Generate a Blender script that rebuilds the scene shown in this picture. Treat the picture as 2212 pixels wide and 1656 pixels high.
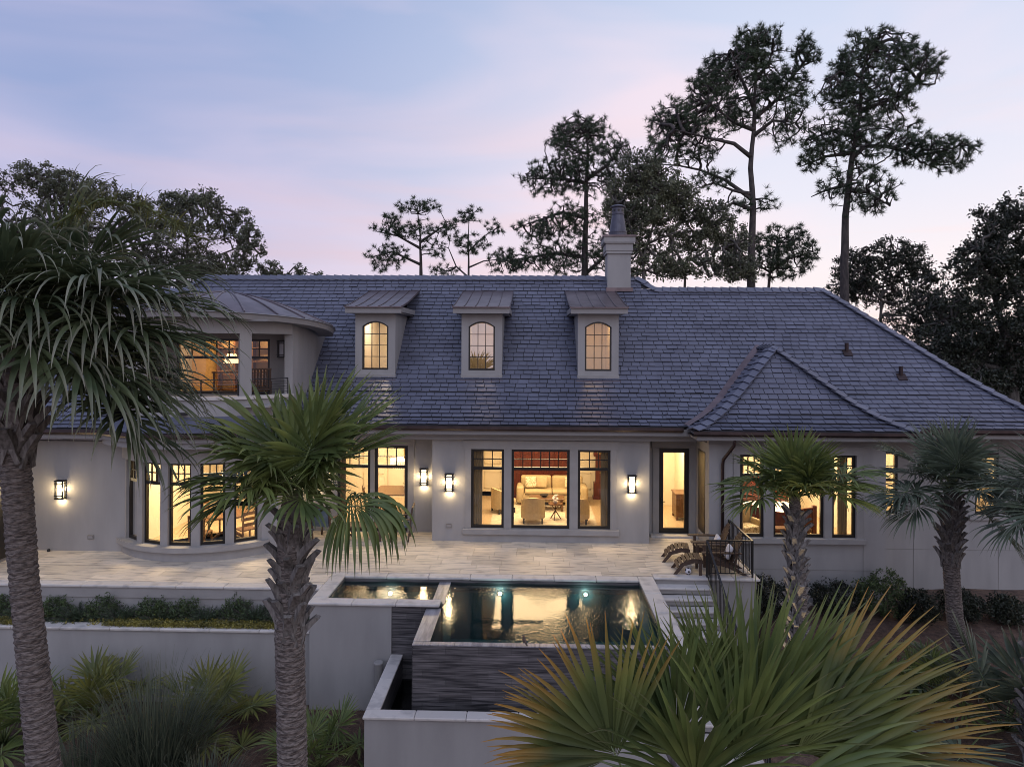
import bpy, bmesh, math, random
import numpy as np
from mathutils import Vector, Matrix, Euler

for o in list(bpy.data.objects):
    bpy.data.objects.remove(o)
random.seed(7)
RNG = np.random.default_rng(11)
R = math.radians
SC = bpy.context.scene
COL = SC.collection

# ------------------------------------------------------------------ camera
CAM_H, YAW, ROLL = 5.9, R(1.7), R(0.27)          # patio level is z = 0
cd = bpy.data.cameras.new('camera')
cd.lens, cd.sensor_width = 24.0, 36.0
cd.shift_y = -0.0384
cd.clip_start, cd.clip_end = 0.1, 3000
cam = bpy.data.objects.new('camera', cd)
COL.objects.link(cam)
cam.matrix_world = (Matrix.Translation((0, 0, CAM_H)) @ Matrix.Rotation(YAW, 4, 'Z')
                    @ Matrix.Rotation(R(90), 4, 'X') @ Matrix.Rotation(ROLL, 4, 'Z'))
SC.camera = cam

# ------------------------------------------------------------------ dusk sky
SUN_EL, SUN_AZ = R(3.0), R(62)                   # afterglow low behind the trees to the right
W = bpy.data.worlds.new('World')
SC.world = W
W.use_nodes = True
nt = W.node_tree
nt.nodes.clear()


def N(tree, kind, **kw):
    n = tree.nodes.new(kind)
    for k, v in kw.items():
        setattr(n, k, v)
    return n


def ramp(tree, stops, fac):
    n = tree.nodes.new('ShaderNodeValToRGB')
    e = n.color_ramp.elements
    while len(e) < len(stops):
        e.new(0.5)
    for i, (p, c) in enumerate(stops):
        e[i].position = p
        e[i].color = (c[0], c[1], c[2], 1) if len(c) == 3 else c
    tree.links.new(fac, n.inputs[0])
    return n.outputs[0]


def mixc(tree, fac, a, b, mode='MIX'):
    n = tree.nodes.new('ShaderNodeMix')
    n.data_type = 'RGBA'
    n.blend_type = mode
    for sock, v in ((n.inputs[0], fac), (n.inputs[6], a), (n.inputs[7], b)):
        if isinstance(v, (int, float)):
            sock.default_value = v
        elif isinstance(v, tuple):
            sock.default_value = (v[0], v[1], v[2], 1)
        else:
            tree.links.new(v, sock)
    return n.outputs[2]


def math_(tree, op, a, b=0.0, c=0.0, clamp=False):
    n = tree.nodes.new('ShaderNodeMath')
    n.operation = op
    n.use_clamp = clamp
    for i, v in enumerate((a, b, c)):
        if isinstance(v, (int, float)):
            n.inputs[i].default_value = v
        else:
            tree.links.new(v, n.inputs[i])
    return n.outputs[0]


def world_sky():
    L = nt.links.new
    tc = N(nt, 'ShaderNodeTexCoord')
    sep = N(nt, 'ShaderNodeSeparateXYZ')
    L(tc.outputs['Generated'], sep.inputs[0])
    x, y, z = sep.outputs
    left = ramp(nt, [(0, (.54, .50, .66)), (.09, (.48, .47, .66)), (.2, (.34, .39, .61)), (.42, (.215, .300, .54)), (1, (.14, .22, .44))], z)
    right = ramp(nt, [(0, (.87, .72, .73)), (.10, (.83, .75, .79)), (.2, (.72, .71, .81)), (.4, (.57, .62, .78)), (1, (.17, .25, .47))], z)
    side = N(nt, 'ShaderNodeMapRange', interpolation_type='SMOOTHSTEP')
    L(x, side.inputs[0])
    side.inputs[1].default_value, side.inputs[2].default_value = -.62, .35
    base = mixc(nt, side.outputs[0], left, right)
    # thin pink evening cloud, long soft banks that lean with the wind
    mp = N(nt, 'ShaderNodeMapping')
    mp.inputs['Rotation'].default_value = (0, R(24), 0)
    mp.inputs['Scale'].default_value = (1.3, 1.0, 4.2)
    L(tc.outputs['Generated'], mp.inputs[0])
    n1 = N(nt, 'ShaderNodeTexNoise')
    n1.inputs['Scale'].default_value, n1.inputs['Detail'].default_value = 1.55, 4.0
    n1.inputs['Roughness'].default_value = .45
    n1.inputs['Distortion'].default_value = .5
    L(mp.outputs[0], n1.inputs['Vector'])
    c1 = ramp(nt, [(.42, (0, 0, 0)), (.66, (1, 1, 1))], n1.outputs[0])
    pink = mixc(nt, side.outputs[0], (.59, .52, .69), (.93, .72, .76))
    base = mixc(nt, math_(nt, 'MULTIPLY', c1, .62), base, pink)
    # narrow glowing streaks near the horizon
    mp2 = N(nt, 'ShaderNodeMapping')
    mp2.inputs['Rotation'].default_value = (0, R(14), 0)
    mp2.inputs['Scale'].default_value = (1.6, 1.2, 15)
    L(tc.outputs['Generated'], mp2.inputs[0])
    n2 = N(nt, 'ShaderNodeTexNoise')
    n2.inputs['Scale'].default_value, n2.inputs['Detail'].default_value = 1.5, 5.0
    L(mp2.outputs[0], n2.inputs['Vector'])
    c2 = ramp(nt, [(.5, (0, 0, 0)), (.72, (1, 1, 1))], n2.outputs[0])
    low = N(nt, 'ShaderNodeMapRange')
    L(z, low.inputs[0])
    low.inputs[1].default_value, low.inputs[2].default_value = .34, .06
    f2 = math_(nt, 'MULTIPLY', math_(nt, 'MULTIPLY', c2, low.outputs[0], clamp=True), .85)
    base = mixc(nt, f2, base, mixc(nt, side.outputs[0], (.56, .46, .58), (.98, .62, .56)))
    sky = N(nt, 'ShaderNodeTexSky', sky_type='NISHITA')
    sky.sun_disc = False
    sky.sun_elevation, sky.sun_rotation = SUN_EL, SUN_AZ
    bg1 = N(nt, 'ShaderNodeBackground')
    bg2 = N(nt, 'ShaderNodeBackground')
    L(base, bg1.inputs[0])
    bg1.inputs[1].default_value = 0.97
    L(sky.outputs[0], bg2.inputs[0])
    bg2.inputs[1].default_value = 0.012
    add = N(nt, 'ShaderNodeAddShader')
    out = N(nt, 'ShaderNodeOutputWorld')
    L(bg1.outputs[0], add.inputs[0])
    L(bg2.outputs[0], add.inputs[1])
    L(add.outputs[0], out.inputs[0])


world_sky()
sd = bpy.data.lights.new('sun', 'SUN')
sd.energy, sd.angle, sd.color = 0.75, R(70), (.78, .84, 1.0)
sun = bpy.data.objects.new('sun', sd)
COL.objects.link(sun)
sun.rotation_euler = (R(40), R(10), R(-14))        # last light of the sky dome, from behind the camera and above

SC.view_settings.view_transform = 'Standard'
SC.view_settings.look = 'None'
SC.view_settings.exposure = 0.24
SC.view_settings.gamma = 1.0
SC.cycles.use_denoising = True
SC.cycles.pixel_filter_type = 'BLACKMAN_HARRIS'
SC.cycles.filter_width = 0.95
SC.cycles.max_bounces = 7
SC.cycles.diffuse_bounces = 3
SC.cycles.glossy_bounces = 3
SC.cycles.transmission_bounces = 3
SC.cycles.transparent_max_bounces = 12
SC.cycles.caustics_reflective = False
SC.cycles.caustics_refractive = False
SC.cycles.sample_clamp_indirect = 4.0


# ------------------------------------------------------------------ helpers
def at(px, py, Y):
    """A point of the place at depth Y, read off the photograph (2212 px wide view)."""
    dx, dy = px - 1106, py - 743
    c, s = math.cos(ROLL), math.sin(ROLL)
    u, v = (dx * c + dy * s) / 1474.7, (-dx * s + dy * c) / 1474.7
    c, s = math.cos(YAW), math.sin(YAW)
    r = Vector((-s + c * u, c + s * u, -v))
    return Vector((0, 0, CAM_H)) + r * (Y / r.y)


def wloc(o):
    v = Vector((0, 0, 0))
    while o is not None:
        v = v + o.location
        o = o.parent
    return v


class MB:
    def __init__(s):
        s.v, s.f = [], []

    def add(s, v, f):
        n = len(s.v)
        s.v.extend(tuple(p) for p in v)
        s.f.extend(tuple(i + n for i in q) for q in f)
        return s

    def box(s, x0, x1, y0, y1, z0, z1):
        return s.add([(x0, y0, z0), (x1, y0, z0), (x1, y1, z0), (x0, y1, z0), (x0, y0, z1), (x1, y0, z1), (x1, y1, z1), (x0, y1, z1)],
                     [(0, 3, 2, 1), (4, 5, 6, 7), (0, 1, 5, 4), (1, 2, 6, 5), (2, 3, 7, 6), (3, 0, 4, 7)])

    def prism(s, pts, vec):
        n = len(pts)
        v = [tuple(p) for p in pts] + [(p[0] + vec[0], p[1] + vec[1], p[2] + vec[2]) for p in pts]
        f = [tuple(range(n))[::-1], tuple(range(n, 2 * n))] + [(i, (i + 1) % n, n + (i + 1) % n, n + i) for i in range(n)]
        return s.add(v, f)

    def bar(s, a, b, w, h=None, up=(0, 0, 1)):
        a, b = Vector(a), Vector(b)
        h = w if h is None else h
        d = (b - a).normalized()
        u = Vector(up)
        if abs(d.dot(u)) > .98:
            u = Vector((0, 1, 0))
        x = d.cross(u).normalized() * (w / 2)
        y = x.cross(d).normalized() * (h / 2)
        return s.prism([a - x - y, a + x - y, a + x + y, a - x + y], b - a)

    def tube(s, pts, rad, n=8, cap=True):
        pts = [Vector(p) for p in pts]
        if isinstance(rad, (int, float)):
            rad = [rad] * len(pts)
        base = len(s.v)
        ref = None
        for i, p in enumerate(pts):
            d = (pts[min(i + 1, len(pts) - 1)] - pts[max(i - 1, 0)]).normalized()
            if ref is None:
                ref = Vector((1, 0, 0)) if abs(d.x) < .9 else Vector((0, 1, 0))
            x = (ref - d * ref.dot(d)).normalized()
            ref = x
            y = d.cross(x)
            for k in range(n):
                a = 2 * math.pi * k / n
                s.v.append(tuple(p + (x * math.cos(a) + y * math.sin(a)) * rad[i]))
        for i in range(len(pts) - 1):
            for k in range(n):
                a, b = base + i * n + k, base + i * n + (k + 1) % n
                s.f.append((a, b, b + n, a + n))
        if cap:
            s.f.append(tuple(base + k for k in range(n))[::-1])
            s.f.append(tuple(base + (len(pts) - 1) * n + k for k in range(n)))
        return s

    def lathe(s, prof, c=(0, 0, 0), n=24):
        base = len(s.v)
        for r, z in prof:
            for k in range(n):
                a = 2 * math.pi * k / n
                s.v.append((c[0] + r * math.cos(a), c[1] + r * math.sin(a), c[2] + z))
        for i in range(len(prof) - 1):
            for k in range(n):
                a, b = base + i * n + k, base + i * n + (k + 1) % n
                s.f.append((a, b, b + n, a + n))
        s.f.append(tuple(base + k for k in range(n))[::-1])
        s.f.append(tuple(base + (len(prof) - 1) * n + k for k in range(n)))
        return s

    def xf(s, m):
        s.v = [tuple(m @ Vector(p)) for p in s.v]
        return s

    def build(s, name, mat, parent=None, local=False, smooth=False, bevel=0, seg=1):
        me = bpy.data.meshes.new(name)
        off = wloc(parent) if (parent is not None and not local) else Vector((0, 0, 0))
        me.from_pydata([(p[0] - off.x, p[1] - off.y, p[2] - off.z) for p in s.v], [], s.f)
        if bevel or len(s.f) < 3000:
            bm = bmesh.new()
            bm.from_mesh(me)
            if bevel:
                bmesh.ops.bevel(bm, geom=list(bm.edges), offset=bevel, segments=seg, affect='EDGES', profile=.5)
            bmesh.ops.recalc_face_normals(bm, faces=bm.faces)
            bm.to_mesh(me)
            bm.free()
        me.materials.append(mat)
        if smooth:
            me.polygons.foreach_set('use_smooth', [True] * len(me.polygons))
        o = bpy.data.objects.new(name, me)
        COL.objects.link(o)
        o.parent = parent
        return o


def np_mesh(name, V, F, mat, parent=None, attr=None, smooth=False):
    """V (n,3), F (m,k) numpy -> mesh object in the local coordinates of its parent."""
    V = np.asarray(V, np.float32)
    F = np.asarray(F, np.int32)
    me = bpy.data.meshes.new(name)
    me.vertices.add(len(V))
    me.vertices.foreach_set('co', V.ravel())
    k = F.shape[1]
    me.loops.add(F.size)
    me.loops.foreach_set('vertex_index', F.ravel())
    me.polygons.add(len(F))
    me.polygons.foreach_set('loop_start', np.arange(0, F.size, k, dtype=np.int32))
    if attr is not None:
        a = me.attributes.new('tip', 'FLOAT', 'POINT')
        a.data.foreach_set('value', np.asarray(attr, np.float32))
    me.update(calc_edges=True)
    if smooth:
        me.polygons.foreach_set('use_smooth', [True] * len(F))
    me.materials.append(mat)
    o = bpy.data.objects.new(name, me)
    COL.objects.link(o)
    o.parent = parent
    return o


def tag(o, label=None, cat=None, group=None, kind=None):
    for k, v in (('label', label), ('category', cat), ('group', group), ('kind', kind)):
        if v:
            o[k] = v
    return o


def thing(name, label, cat, loc=(0, 0, 0), rz=0, group=None):
    o = bpy.data.objects.new(name, None)
    o.empty_display_size = .2
    COL.objects.link(o)
    o.location = loc
    o.rotation_euler = (0, 0, rz)
    return tag(o, label, cat, group)


def inst(me, name, parent, loc, rot=(0, 0, 0), scale=(1, 1, 1)):
    o = bpy.data.objects.new(name, me)
    COL.objects.link(o)
    o.parent = parent
    o.location, o.rotation_euler, o.scale = loc, rot, scale
    return o


def copy_tree(o, parent=None):
    c = o.copy()
    COL.objects.link(c)
    c.parent = parent
    for ch in o.children:
        copy_tree(ch, c)
    return c


# ------------------------------------------------------------------ materials
MATS = {}


def mat(name, base, rough=.6, col2=None, var=.12, vscale=3., stretch=(1, 1, 1), lo=.35, hi=.65, bump=0., bscale=60., metal=0.,
        rnd=0., spec=.5, fine=0., detail=5., bdist=.01):
    m = bpy.data.materials.new(name)
    m.use_nodes = True
    t = m.node_tree
    L = t.links.new
    p = t.nodes['Principled BSDF']
    geo = N(t, 'ShaderNodeNewGeometry')
    mp = N(t, 'ShaderNodeMapping')
    mp.inputs['Scale'].default_value = stretch
    L(geo.outputs['Position'], mp.inputs[0])
    nz = N(t, 'ShaderNodeTexNoise')
    nz.inputs['Scale'].default_value, nz.inputs['Detail'].default_value = vscale, detail
    L(mp.outputs[0], nz.inputs['Vector'])
    b2 = col2 if col2 else tuple(c * (1 - 2 * var) for c in base)
    col = ramp(t, [(lo, b2), (hi, base)], nz.outputs[0])
    if rnd:
        oi = N(t, 'ShaderNodeObjectInfo')
        s = math_(t, 'FRACT', math_(t, 'ADD', oi.outputs['Random'], geo.outputs['Random Per Island']))
        k = math_(t, 'MULTIPLY_ADD', s, 2 * rnd, 1 - rnd)
        col = mixc(t, 1.0, col, k, 'MULTIPLY')
    if fine:
        nf = N(t, 'ShaderNodeTexNoise')
        nf.inputs['Scale'].default_value = bscale
        L(geo.outputs['Position'], nf.inputs['Vector'])
        col = mixc(t, 1.0, col, math_(t, 'MULTIPLY_ADD', nf.outputs[0], 2 * fine, 1 - fine), 'MULTIPLY')
    L(col, p.inputs['Base Color'])
    p.inputs['Roughness'].default_value = rough
    p.inputs['Metallic'].default_value = metal
    p.inputs['Specular IOR Level'].default_value = spec
    if bump:
        nb = N(t, 'ShaderNodeTexNoise')
        nb.inputs['Scale'].default_value, nb.inputs['Detail'].default_value = bscale, 4
        L(geo.outputs['Position'] if stretch == (1, 1, 1) else mp.outputs[0], nb.inputs['Vector'])
        bp = N(t, 'ShaderNodeBump')
        bp.inputs['Strength'].default_value = bump
        bp.inputs['Distance'].default_value = bdist
        L(nb.outputs[0], bp.inputs['Height'])
        L(bp.outputs[0], p.inputs['Normal'])
    MATS[name] = m
    return m


def leaf_mat(name, base, dark, tipc=None, tip0=.6, tip1=1.0, trans=.25, rough=.5, rnd=.25, vscale=2.5):
    m = bpy.data.materials.new(name)
    m.use_nodes = True
    t = m.node_tree
    L = t.links.new
    p = t.nodes['Principled BSDF']
    out = t.nodes['Material Output']
    geo = N(t, 'ShaderNodeNewGeometry')
    nz = N(t, 'ShaderNodeTexNoise')
    nz.inputs['Scale'].default_value = vscale
    L(geo.outputs['Position'], nz.inputs['Vector'])
    col = ramp(t, [(.35, dark), (.68, base)], nz.outputs[0])
    oi = N(t, 'ShaderNodeObjectInfo')
    s = math_(t, 'FRACT', math_(t, 'ADD', oi.outputs['Random'], geo.outputs['Random Per Island']))
    col = mixc(t, 1.0, col, math_(t, 'MULTIPLY_ADD', s, 2 * rnd, 1 - rnd), 'MULTIPLY')
    if tipc:
        at_ = N(t, 'ShaderNodeAttribute', attribute_name='tip')
        mr = N(t, 'ShaderNodeMapRange')
        L(at_.outputs['Fac'], mr.inputs[0])
        mr.inputs[1].default_value, mr.inputs[2].default_value = tip0, tip1
        n3 = N(t, 'ShaderNodeTexNoise')
        n3.inputs['Scale'].default_value = 1.3
        L(geo.outputs['Position'], n3.inputs['Vector'])
        k = math_(t, 'MULTIPLY', mr.outputs[0], ramp(t, [(.36, (.15, .15, .15)), (.6, (1, 1, 1))], n3.outputs[0]), clamp=True)
        col = mixc(t, k, col, tipc)
    L(col, p.inputs['Base Color'])
    p.inputs['Roughness'].default_value = rough
    p.inputs['Specular IOR Level'].default_value = .4
    tr = N(t, 'ShaderNodeBsdfTranslucent')
    L(col, tr.inputs[0])
    mx = N(t, 'ShaderNodeMixShader')
    mx.inputs[0].default_value = trans
    L(p.outputs[0], mx.inputs[1])
    L(tr.outputs[0], mx.inputs[2])
    L(mx.outputs[0], out.inputs[0])
    MATS[name] = m
    return m


def glow_mat(name, col, strength):
    m = bpy.data.materials.new(name)
    m.use_nodes = True
    p = m.node_tree.nodes['Principled BSDF']
    p.inputs['Base Color'].default_value = (.8, .75, .65, 1)
    p.inputs['Emission Color'].default_value = (*col, 1)
    p.inputs['Emission Strength'].default_value = strength
    MATS[name] = m
    return m


def glass_mat(name, tint=(.96, .97, .96), ior=1.5, bump=0, bscale=2., rough=0.0, stretch=(1, 1, 1), dist=.05, add=0.):
    """Clear sheet (pane or water surface): tinted see-through with a Fresnel mirror on top."""
    m = bpy.data.materials.new(name)
    m.use_nodes = True
    t = m.node_tree
    t.nodes.clear()
    L = t.links.new
    tr = N(t, 'ShaderNodeBsdfTransparent')
    tr.inputs[0].default_value = (*tint, 1)
    gl = N(t, 'ShaderNodeBsdfGlossy')
    gl.inputs['Roughness'].default_value = rough
    fr = N(t, 'ShaderNodeFresnel')
    fr.inputs[0].default_value = ior
    mx = N(t, 'ShaderNodeMixShader')
    out = N(t, 'ShaderNodeOutputMaterial')
    if bump:
        geo = N(t, 'ShaderNodeNewGeometry')
        mp = N(t, 'ShaderNodeMapping')
        mp.inputs['Scale'].default_value = stretch
        L(geo.outputs['Position'], mp.inputs[0])
        nz = N(t, 'ShaderNodeTexNoise')
        nz.inputs['Scale'].default_value, nz.inputs['Detail'].default_value = bscale, 3
        nz.inputs['Distortion'].default_value = .6
        L(mp.outputs[0], nz.inputs['Vector'])
        bg = N(t, 'ShaderNodeTexNoise')
        bg.inputs['Scale'].default_value = .55
        L(geo.outputs['Position'], bg.inputs['Vector'])
        bp = N(t, 'ShaderNodeBump')
        L(math_(t, 'MULTIPLY', ramp(t, [(.42, (.10, .10, .10)), (.62, (1, 1, 1))], bg.outputs[0]), bump), bp.inputs['Strength'])
        bp.inputs['Distance'].default_value = dist
        L(nz.outputs[0], bp.inputs['Height'])
        L(bp.outputs[0], gl.inputs['Normal'])
        L(bp.outputs[0], fr.inputs['Normal'])
    fac = math_(t, 'ADD', fr.outputs[0], add, clamp=True) if add else fr.outputs[0]
    L(fac, mx.inputs[0])
    L(tr.outputs[0], mx.inputs[1])
    L(gl.outputs[0], mx.inputs[2])
    L(mx.outputs[0], out.inputs[0])
    MATS[name] = m
    return m


STUCCO = mat('stucco', (.325, .315, .310), .9, var=.09, vscale=1.5, stretch=(1.4, 1.4, .35), lo=.3, hi=.7, bump=.25, bscale=160, fine=.05, bdist=.004)
STONE = mat('cast_stone', (.30, .288, .28), .8, var=.06, vscale=2.5, bump=.12, bscale=120, fine=.05, bdist=.003)
TRIM = mat('painted_trim', (.25, .24, .24), .6, var=.03, vscale=2)
TRAV = mat('travertine', (.58, .505, .41), .55, col2=(.30, .27, .235), vscale=2.2, stretch=(.8, 4.5, 3), lo=.34, hi=.50, rnd=.16, bump=.1, bscale=30, fine=.06, bdist=.004)
COPING = mat('coping_stone', (.52, .49, .46), .6, col2=(.36, .345, .335), vscale=3, lo=.3, hi=.5, rnd=.06, bump=.12, bscale=70, fine=.05, bdist=.003)
SLATE = mat('roof_slate', (.108, .116, .160), .40, col2=(.082, .088, .124), vscale=1.0, rnd=.10, bump=.3, bscale=35, spec=.55, fine=.1, bdist=.006)
DECK = mat('roof_deck', (.03, .03, .035), .9)
COPPER = mat('aged_copper', (.165, .130, .140), .38, col2=(.105, .080, .086), vscale=2.2, metal=.6, bump=.1, bscale=14, bdist=.01)
GUTTER = mat('gutter_copper', (.050, .032, .032), .45, var=.2, vscale=4, metal=.6)
BRONZE = mat('window_bronze', (.012, .010, .009), .38, var=.1)
IRON = mat('railing_iron', (.010, .010, .011), .42, var=.1)
TILE = mat('pool_wall_tile', (.16, .15, .155), .38, col2=(.030, .029, .033), vscale=3.2, stretch=(.5, .5, 11), lo=.36, hi=.70, rnd=.18, detail=8)
TILETOP = mat('edge_tile', (.34, .33, .345), .32, col2=(.17, .165, .18), vscale=3.0, stretch=(5, .6, 4), lo=.35, hi=.65, rnd=.08, detail=7)
POOLIN = mat('pool_plaster', (.045, .105, .115), .7, var=.15, vscale=2)
TEAK = mat('weathered_teak', (.090, .052, .033), .65, col2=(.050, .030, .021), vscale=6, stretch=(2, 8, 8), rnd=.15, bump=.1, bscale=40, bdist=.002)
MULCH = mat('pine_straw', (.135, .085, .062), .95, col2=(.060, .038, .030), vscale=7, bump=.8, bscale=38, fine=.35, bdist=.03)
LAWN = mat('lawn_soil', (.045, .06, .028), .95, col2=(.03, .034, .02), vscale=3, bump=.6, bscale=30, fine=.3, bdist=.03)
BARK = mat('pine_bark', (.075, .062, .058), .9, col2=(.035, .030, .030), vscale=7, stretch=(1, 1, .35), bump=.7, bscale=14, bdist=.03)
OAKBARK = mat('oak_bark', (.115, .105, .095), .9, col2=(.05, .045, .042), vscale=6, stretch=(1, 1, .4), bump=.6, bscale=12, bdist=.03)
PALMTRUNK = mat('palm_trunk', (.19, .160, .145), .9, col2=(.055, .045, .042), vscale=9, stretch=(1.6, 1.6, 8), lo=.38, hi=.6, bump=.9, bscale=16, fine=.25, bdist=.012)
BOOT = mat('palm_boot', (.20, .185, .175), .85, col2=(.085, .075, .07), vscale=9, stretch=(3, 3, 1), rnd=.25, bump=.5, bscale=40, bdist=.004)
PET = mat('petiole', (.16, .20, .075), .5, col2=(.09, .12, .05), vscale=4)
PALM = leaf_mat('palm_leaf', (.165, .200, .055), (.080, .115, .038), (.23, .20, .12), .82, 1.08)
PALMBLUE = leaf_mat('palm_leaf_grey', (.135, .165, .105), (.070, .092, .064), (.28, .27, .22), .7, 1.1)
PALMGREY = leaf_mat('palm_leaf_silver', (.120, .150, .075), (.055, .080, .042), (.34, .33, .27), .6, 1.05)
PALMGOLD = leaf_mat('palm_leaf_gold', (.165, .185, .050), (.085, .110, .038), (.40, .21, .05), .52, .98, vscale=1.5)
DWARF = leaf_mat('palmetto_leaf', (.21, .21, .05), (.10, .12, .038), (.24, .21, .08), .7, 1.1)
GRASSY = leaf_mat('ornamental_grass', (.110, .130, .085), (.055, .072, .050), (.20, .18, .11), .75, 1.1, rnd=.35)
NEEDLE = leaf_mat('pine_needle', (.066, .095, .050), (.036, .058, .034), trans=.12, rnd=.35, vscale=.5)
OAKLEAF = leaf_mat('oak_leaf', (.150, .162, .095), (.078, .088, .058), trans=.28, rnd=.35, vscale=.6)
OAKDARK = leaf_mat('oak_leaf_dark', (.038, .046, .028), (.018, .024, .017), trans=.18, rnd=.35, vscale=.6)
SHRUB = leaf_mat('shrub_leaf', (.090, .130, .048), (.045, .070, .030), trans=.2, rnd=.4, vscale=4)
JUNIPER = leaf_mat('juniper', (.080, .118, .062), (.040, .064, .038), trans=.1, rnd=.4, vscale=4)
GOLDMOSS = leaf_mat('golden_sedum', (.30, .26, .06), (.14, .13, .04), trans=.15, rnd=.3, vscale=5)
FLOWER = leaf_mat('palm_flower', (.19, .19, .055), (.10, .115, .045), trans=.2, rnd=.3)
PANE = glass_mat('window_glass', (.95, .96, .95), 1.5, add=.02)
PANESKY = glass_mat('window_glass_sky_reflection', (.80, .82, .84), 1.6, add=.42)  # mirror share raised to put a sky reflection into the middle dormer
PANEMID = glass_mat('window_glass_weak_reflection', (.80, .82, .84), 1.6, add=.16)  # mirror share raised less, to put a reflection into the right dormer
WATER = glass_mat('pool_water', (.42, .66, .68), 1.33, bump=.7, bscale=16, stretch=(1, .6, 1), dist=.011, add=.0)
CALM = glass_mat('basin_water', (.25, .30, .32), 1.33, bump=.1, bscale=5)
CREAM = mat('cream_paint', (.74, .66, .52), .6, var=.02)
CREAM2 = mat('cream_panel', (.70, .62, .47), .5, var=.02)
FLOORW = mat('oak_floor', (.50, .38, .24), .35, col2=(.42, .30, .18), vscale=4, stretch=(6, .6, 1), rnd=.08)
RUG = mat('wool_rug', (.62, .54, .42), .95, var=.12, vscale=9)
REDWOOD = mat('mahogany', (.115, .022, .012), .32, col2=(.07, .014, .008), vscale=5, stretch=(5, 5, .7))
WALNUT = mat('walnut', (.16, .075, .032), .35, col2=(.085, .038, .018), vscale=5, stretch=(5, 5, .8))
SOFA = mat('tan_upholstery', (.46, .36, .21), .85, var=.06, vscale=12, bump=.15, bscale=200, bdist=.002)
CUSH = mat('patterned_cushion', (.66, .58, .42), .9, col2=(.30, .23, .13), vscale=22, lo=.42, hi=.5)
WHITE = mat('white_cloth', (.66, .64, .66), .9, var=.06, vscale=8)
DRAPE = mat('gold_drape', (.52, .37, .19), .85, var=.1, vscale=8, stretch=(9, 1, .3))
BLUECLOTH = mat('blue_sling', (.09, .12, .15), .85, var=.12, vscale=6)
GOLD = mat('gilt_frame', (.42, .28, .11), .4, metal=.5)
PICT = mat('landscape_painting', (.28, .26, .18), .6, col2=(.05, .06, .035), vscale=6, lo=.38, hi=.62)
DARKPICT = mat('dark_painting', (.035, .022, .015), .5, var=.2, vscale=5)
BLACK = mat('black_plastic', (.012, .012, .013), .5, var=.1)
POT = mat('chimney_pot_metal', (.085, .085, .115), .42, var=.12, vscale=5, metal=.35)
LAMPGLASS = glow_mat('lantern_glass', (1.0, .78, .45), 5.0)
SHADE = glow_mat('lamp_shade', (1.0, .70, .36), 1.6)
RING = glow_mat('chandelier_crystal', (1.0, .76, .42), 1.3)
COLDGLASS = mat('unlit_lantern_glass', (.55, .56, .62), .3, var=.03)
POOLGLOW = glow_mat('pool_lamp', (.72, 1.0, .86), 40.0)
WALLGREY = mat('outlet_grey', (.22, .21, .20), .6, var=.05)
BIRD = mat('bird_feather', (.09, .07, .055), .9, var=.2, vscale=30)

# ------------------------------------------------------------------ ground, patio, terraces
def sstep(a, b, x):
    t = min(1, max(0, (x - a) / (b - a)))
    return t * t * (3 - 2 * t)


def ground_h(x, y):
    if x < 5.7:
        h = -2.45 + 2.0 * sstep(18.5, 21.5, y)
    else:
        k = sstep(5.7, 6.3, x)
        h = -2.45 + (.95 * k + 2.0 * (1 - k)) * sstep(13.5 + 5 * (1 - k), 18.5 + 3 * (1 - k), y) + 1.05 * k * sstep(21, 27, y)
    if y < 15.2 and x < 5.7 or x > 5.7:
        h += .05 * math.sin(x * 1.7 + y * .6) * math.sin(y * 1.3 - x * .4)
    return h


def make_ground():
    xs = sorted(set([-900, -500, -250, -120, -70, -45, -32] + [round(-25 + .6 * i, 2) for i in range(85)] + [30, 40, 60, 100, 200, 500, 900]))
    ys = sorted(set([-60, -20, -8] + [round(-2 + .6 * i, 2) for i in range(60)] + [38, 45, 60, 90, 150, 300, 700, 1500, 2500]))
    V = [(x, y, ground_h(x, y)) for y in ys for x in xs]
    nx = len(xs)
    Fc = [(j * nx + i, j * nx + i + 1, (j + 1) * nx + i + 1, (j + 1) * nx + i) for j in range(len(ys) - 1) for i in range(nx - 1)]
    o = MB().add(V, Fc).build('ground', MULCH, smooth=True)
    tag(o, kind='structure')


make_ground()


def stones(parent, x0, x1, y0, y1, ztop, th=.06, axis='x', length=1.2, m=None, name='coping_stone', bev=.02, jit=.0):
    a, b = (x0, x1) if axis == 'x' else (y0, y1)
    n = max(1, round((b - a) / length))
    st = (b - a) / n
    for i in range(n):
        p, q = a + i * st + .0025, a + (i + 1) * st - .0025
        z = ztop + random.uniform(-jit, jit)
        bb = MB().box(p, q, y0, y1, z - th, z) if axis == 'x' else MB().box(x0, x1, p, q, z - th, z)
        bb.build(name, m or COPING, parent, bevel=bev, seg=3)


# patio: bedding under single travertine planks
patio = MB()
patio.box(-20, 5.72, 17.5, 22.6, -.30, -.034)
patio.box(-20, -5.06, 16.32, 17.5, -.30, -.034)
patio = tag(patio.build('patio', STONE), kind='structure')


def paving():
    cols = [.61, .81, 1.02, 1.22]
    y = 16.60
    row = 0
    while y < 21.9:
        y1 = y + .40
        xr = -5.09 if y < 17.4 else 5.42
        x = -15.4 - random.random()
        for xr in ((xr,) if y < 17.4 or y > 17.5 else (3.10, 5.42)):
            while x < xr - .05:
                w = min(random.choice(cols), xr - x)
                if xr - (x + w) < .25:
                    w = xr - x
                ya = y
                if y < 17.5 < y1 and x + w > -5.09:
                    ya = 17.505 if x < 3.09 else 17.705
                dz = random.uniform(-.0015, .0015)
                MB().box(x + .002, x + w - .002, ya + .002, y1 - .002, -.032, dz).build('paving_slab', TRAV, patio, bevel=.003)
                x += w
        y = y1
        row += 1


paving()

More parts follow.
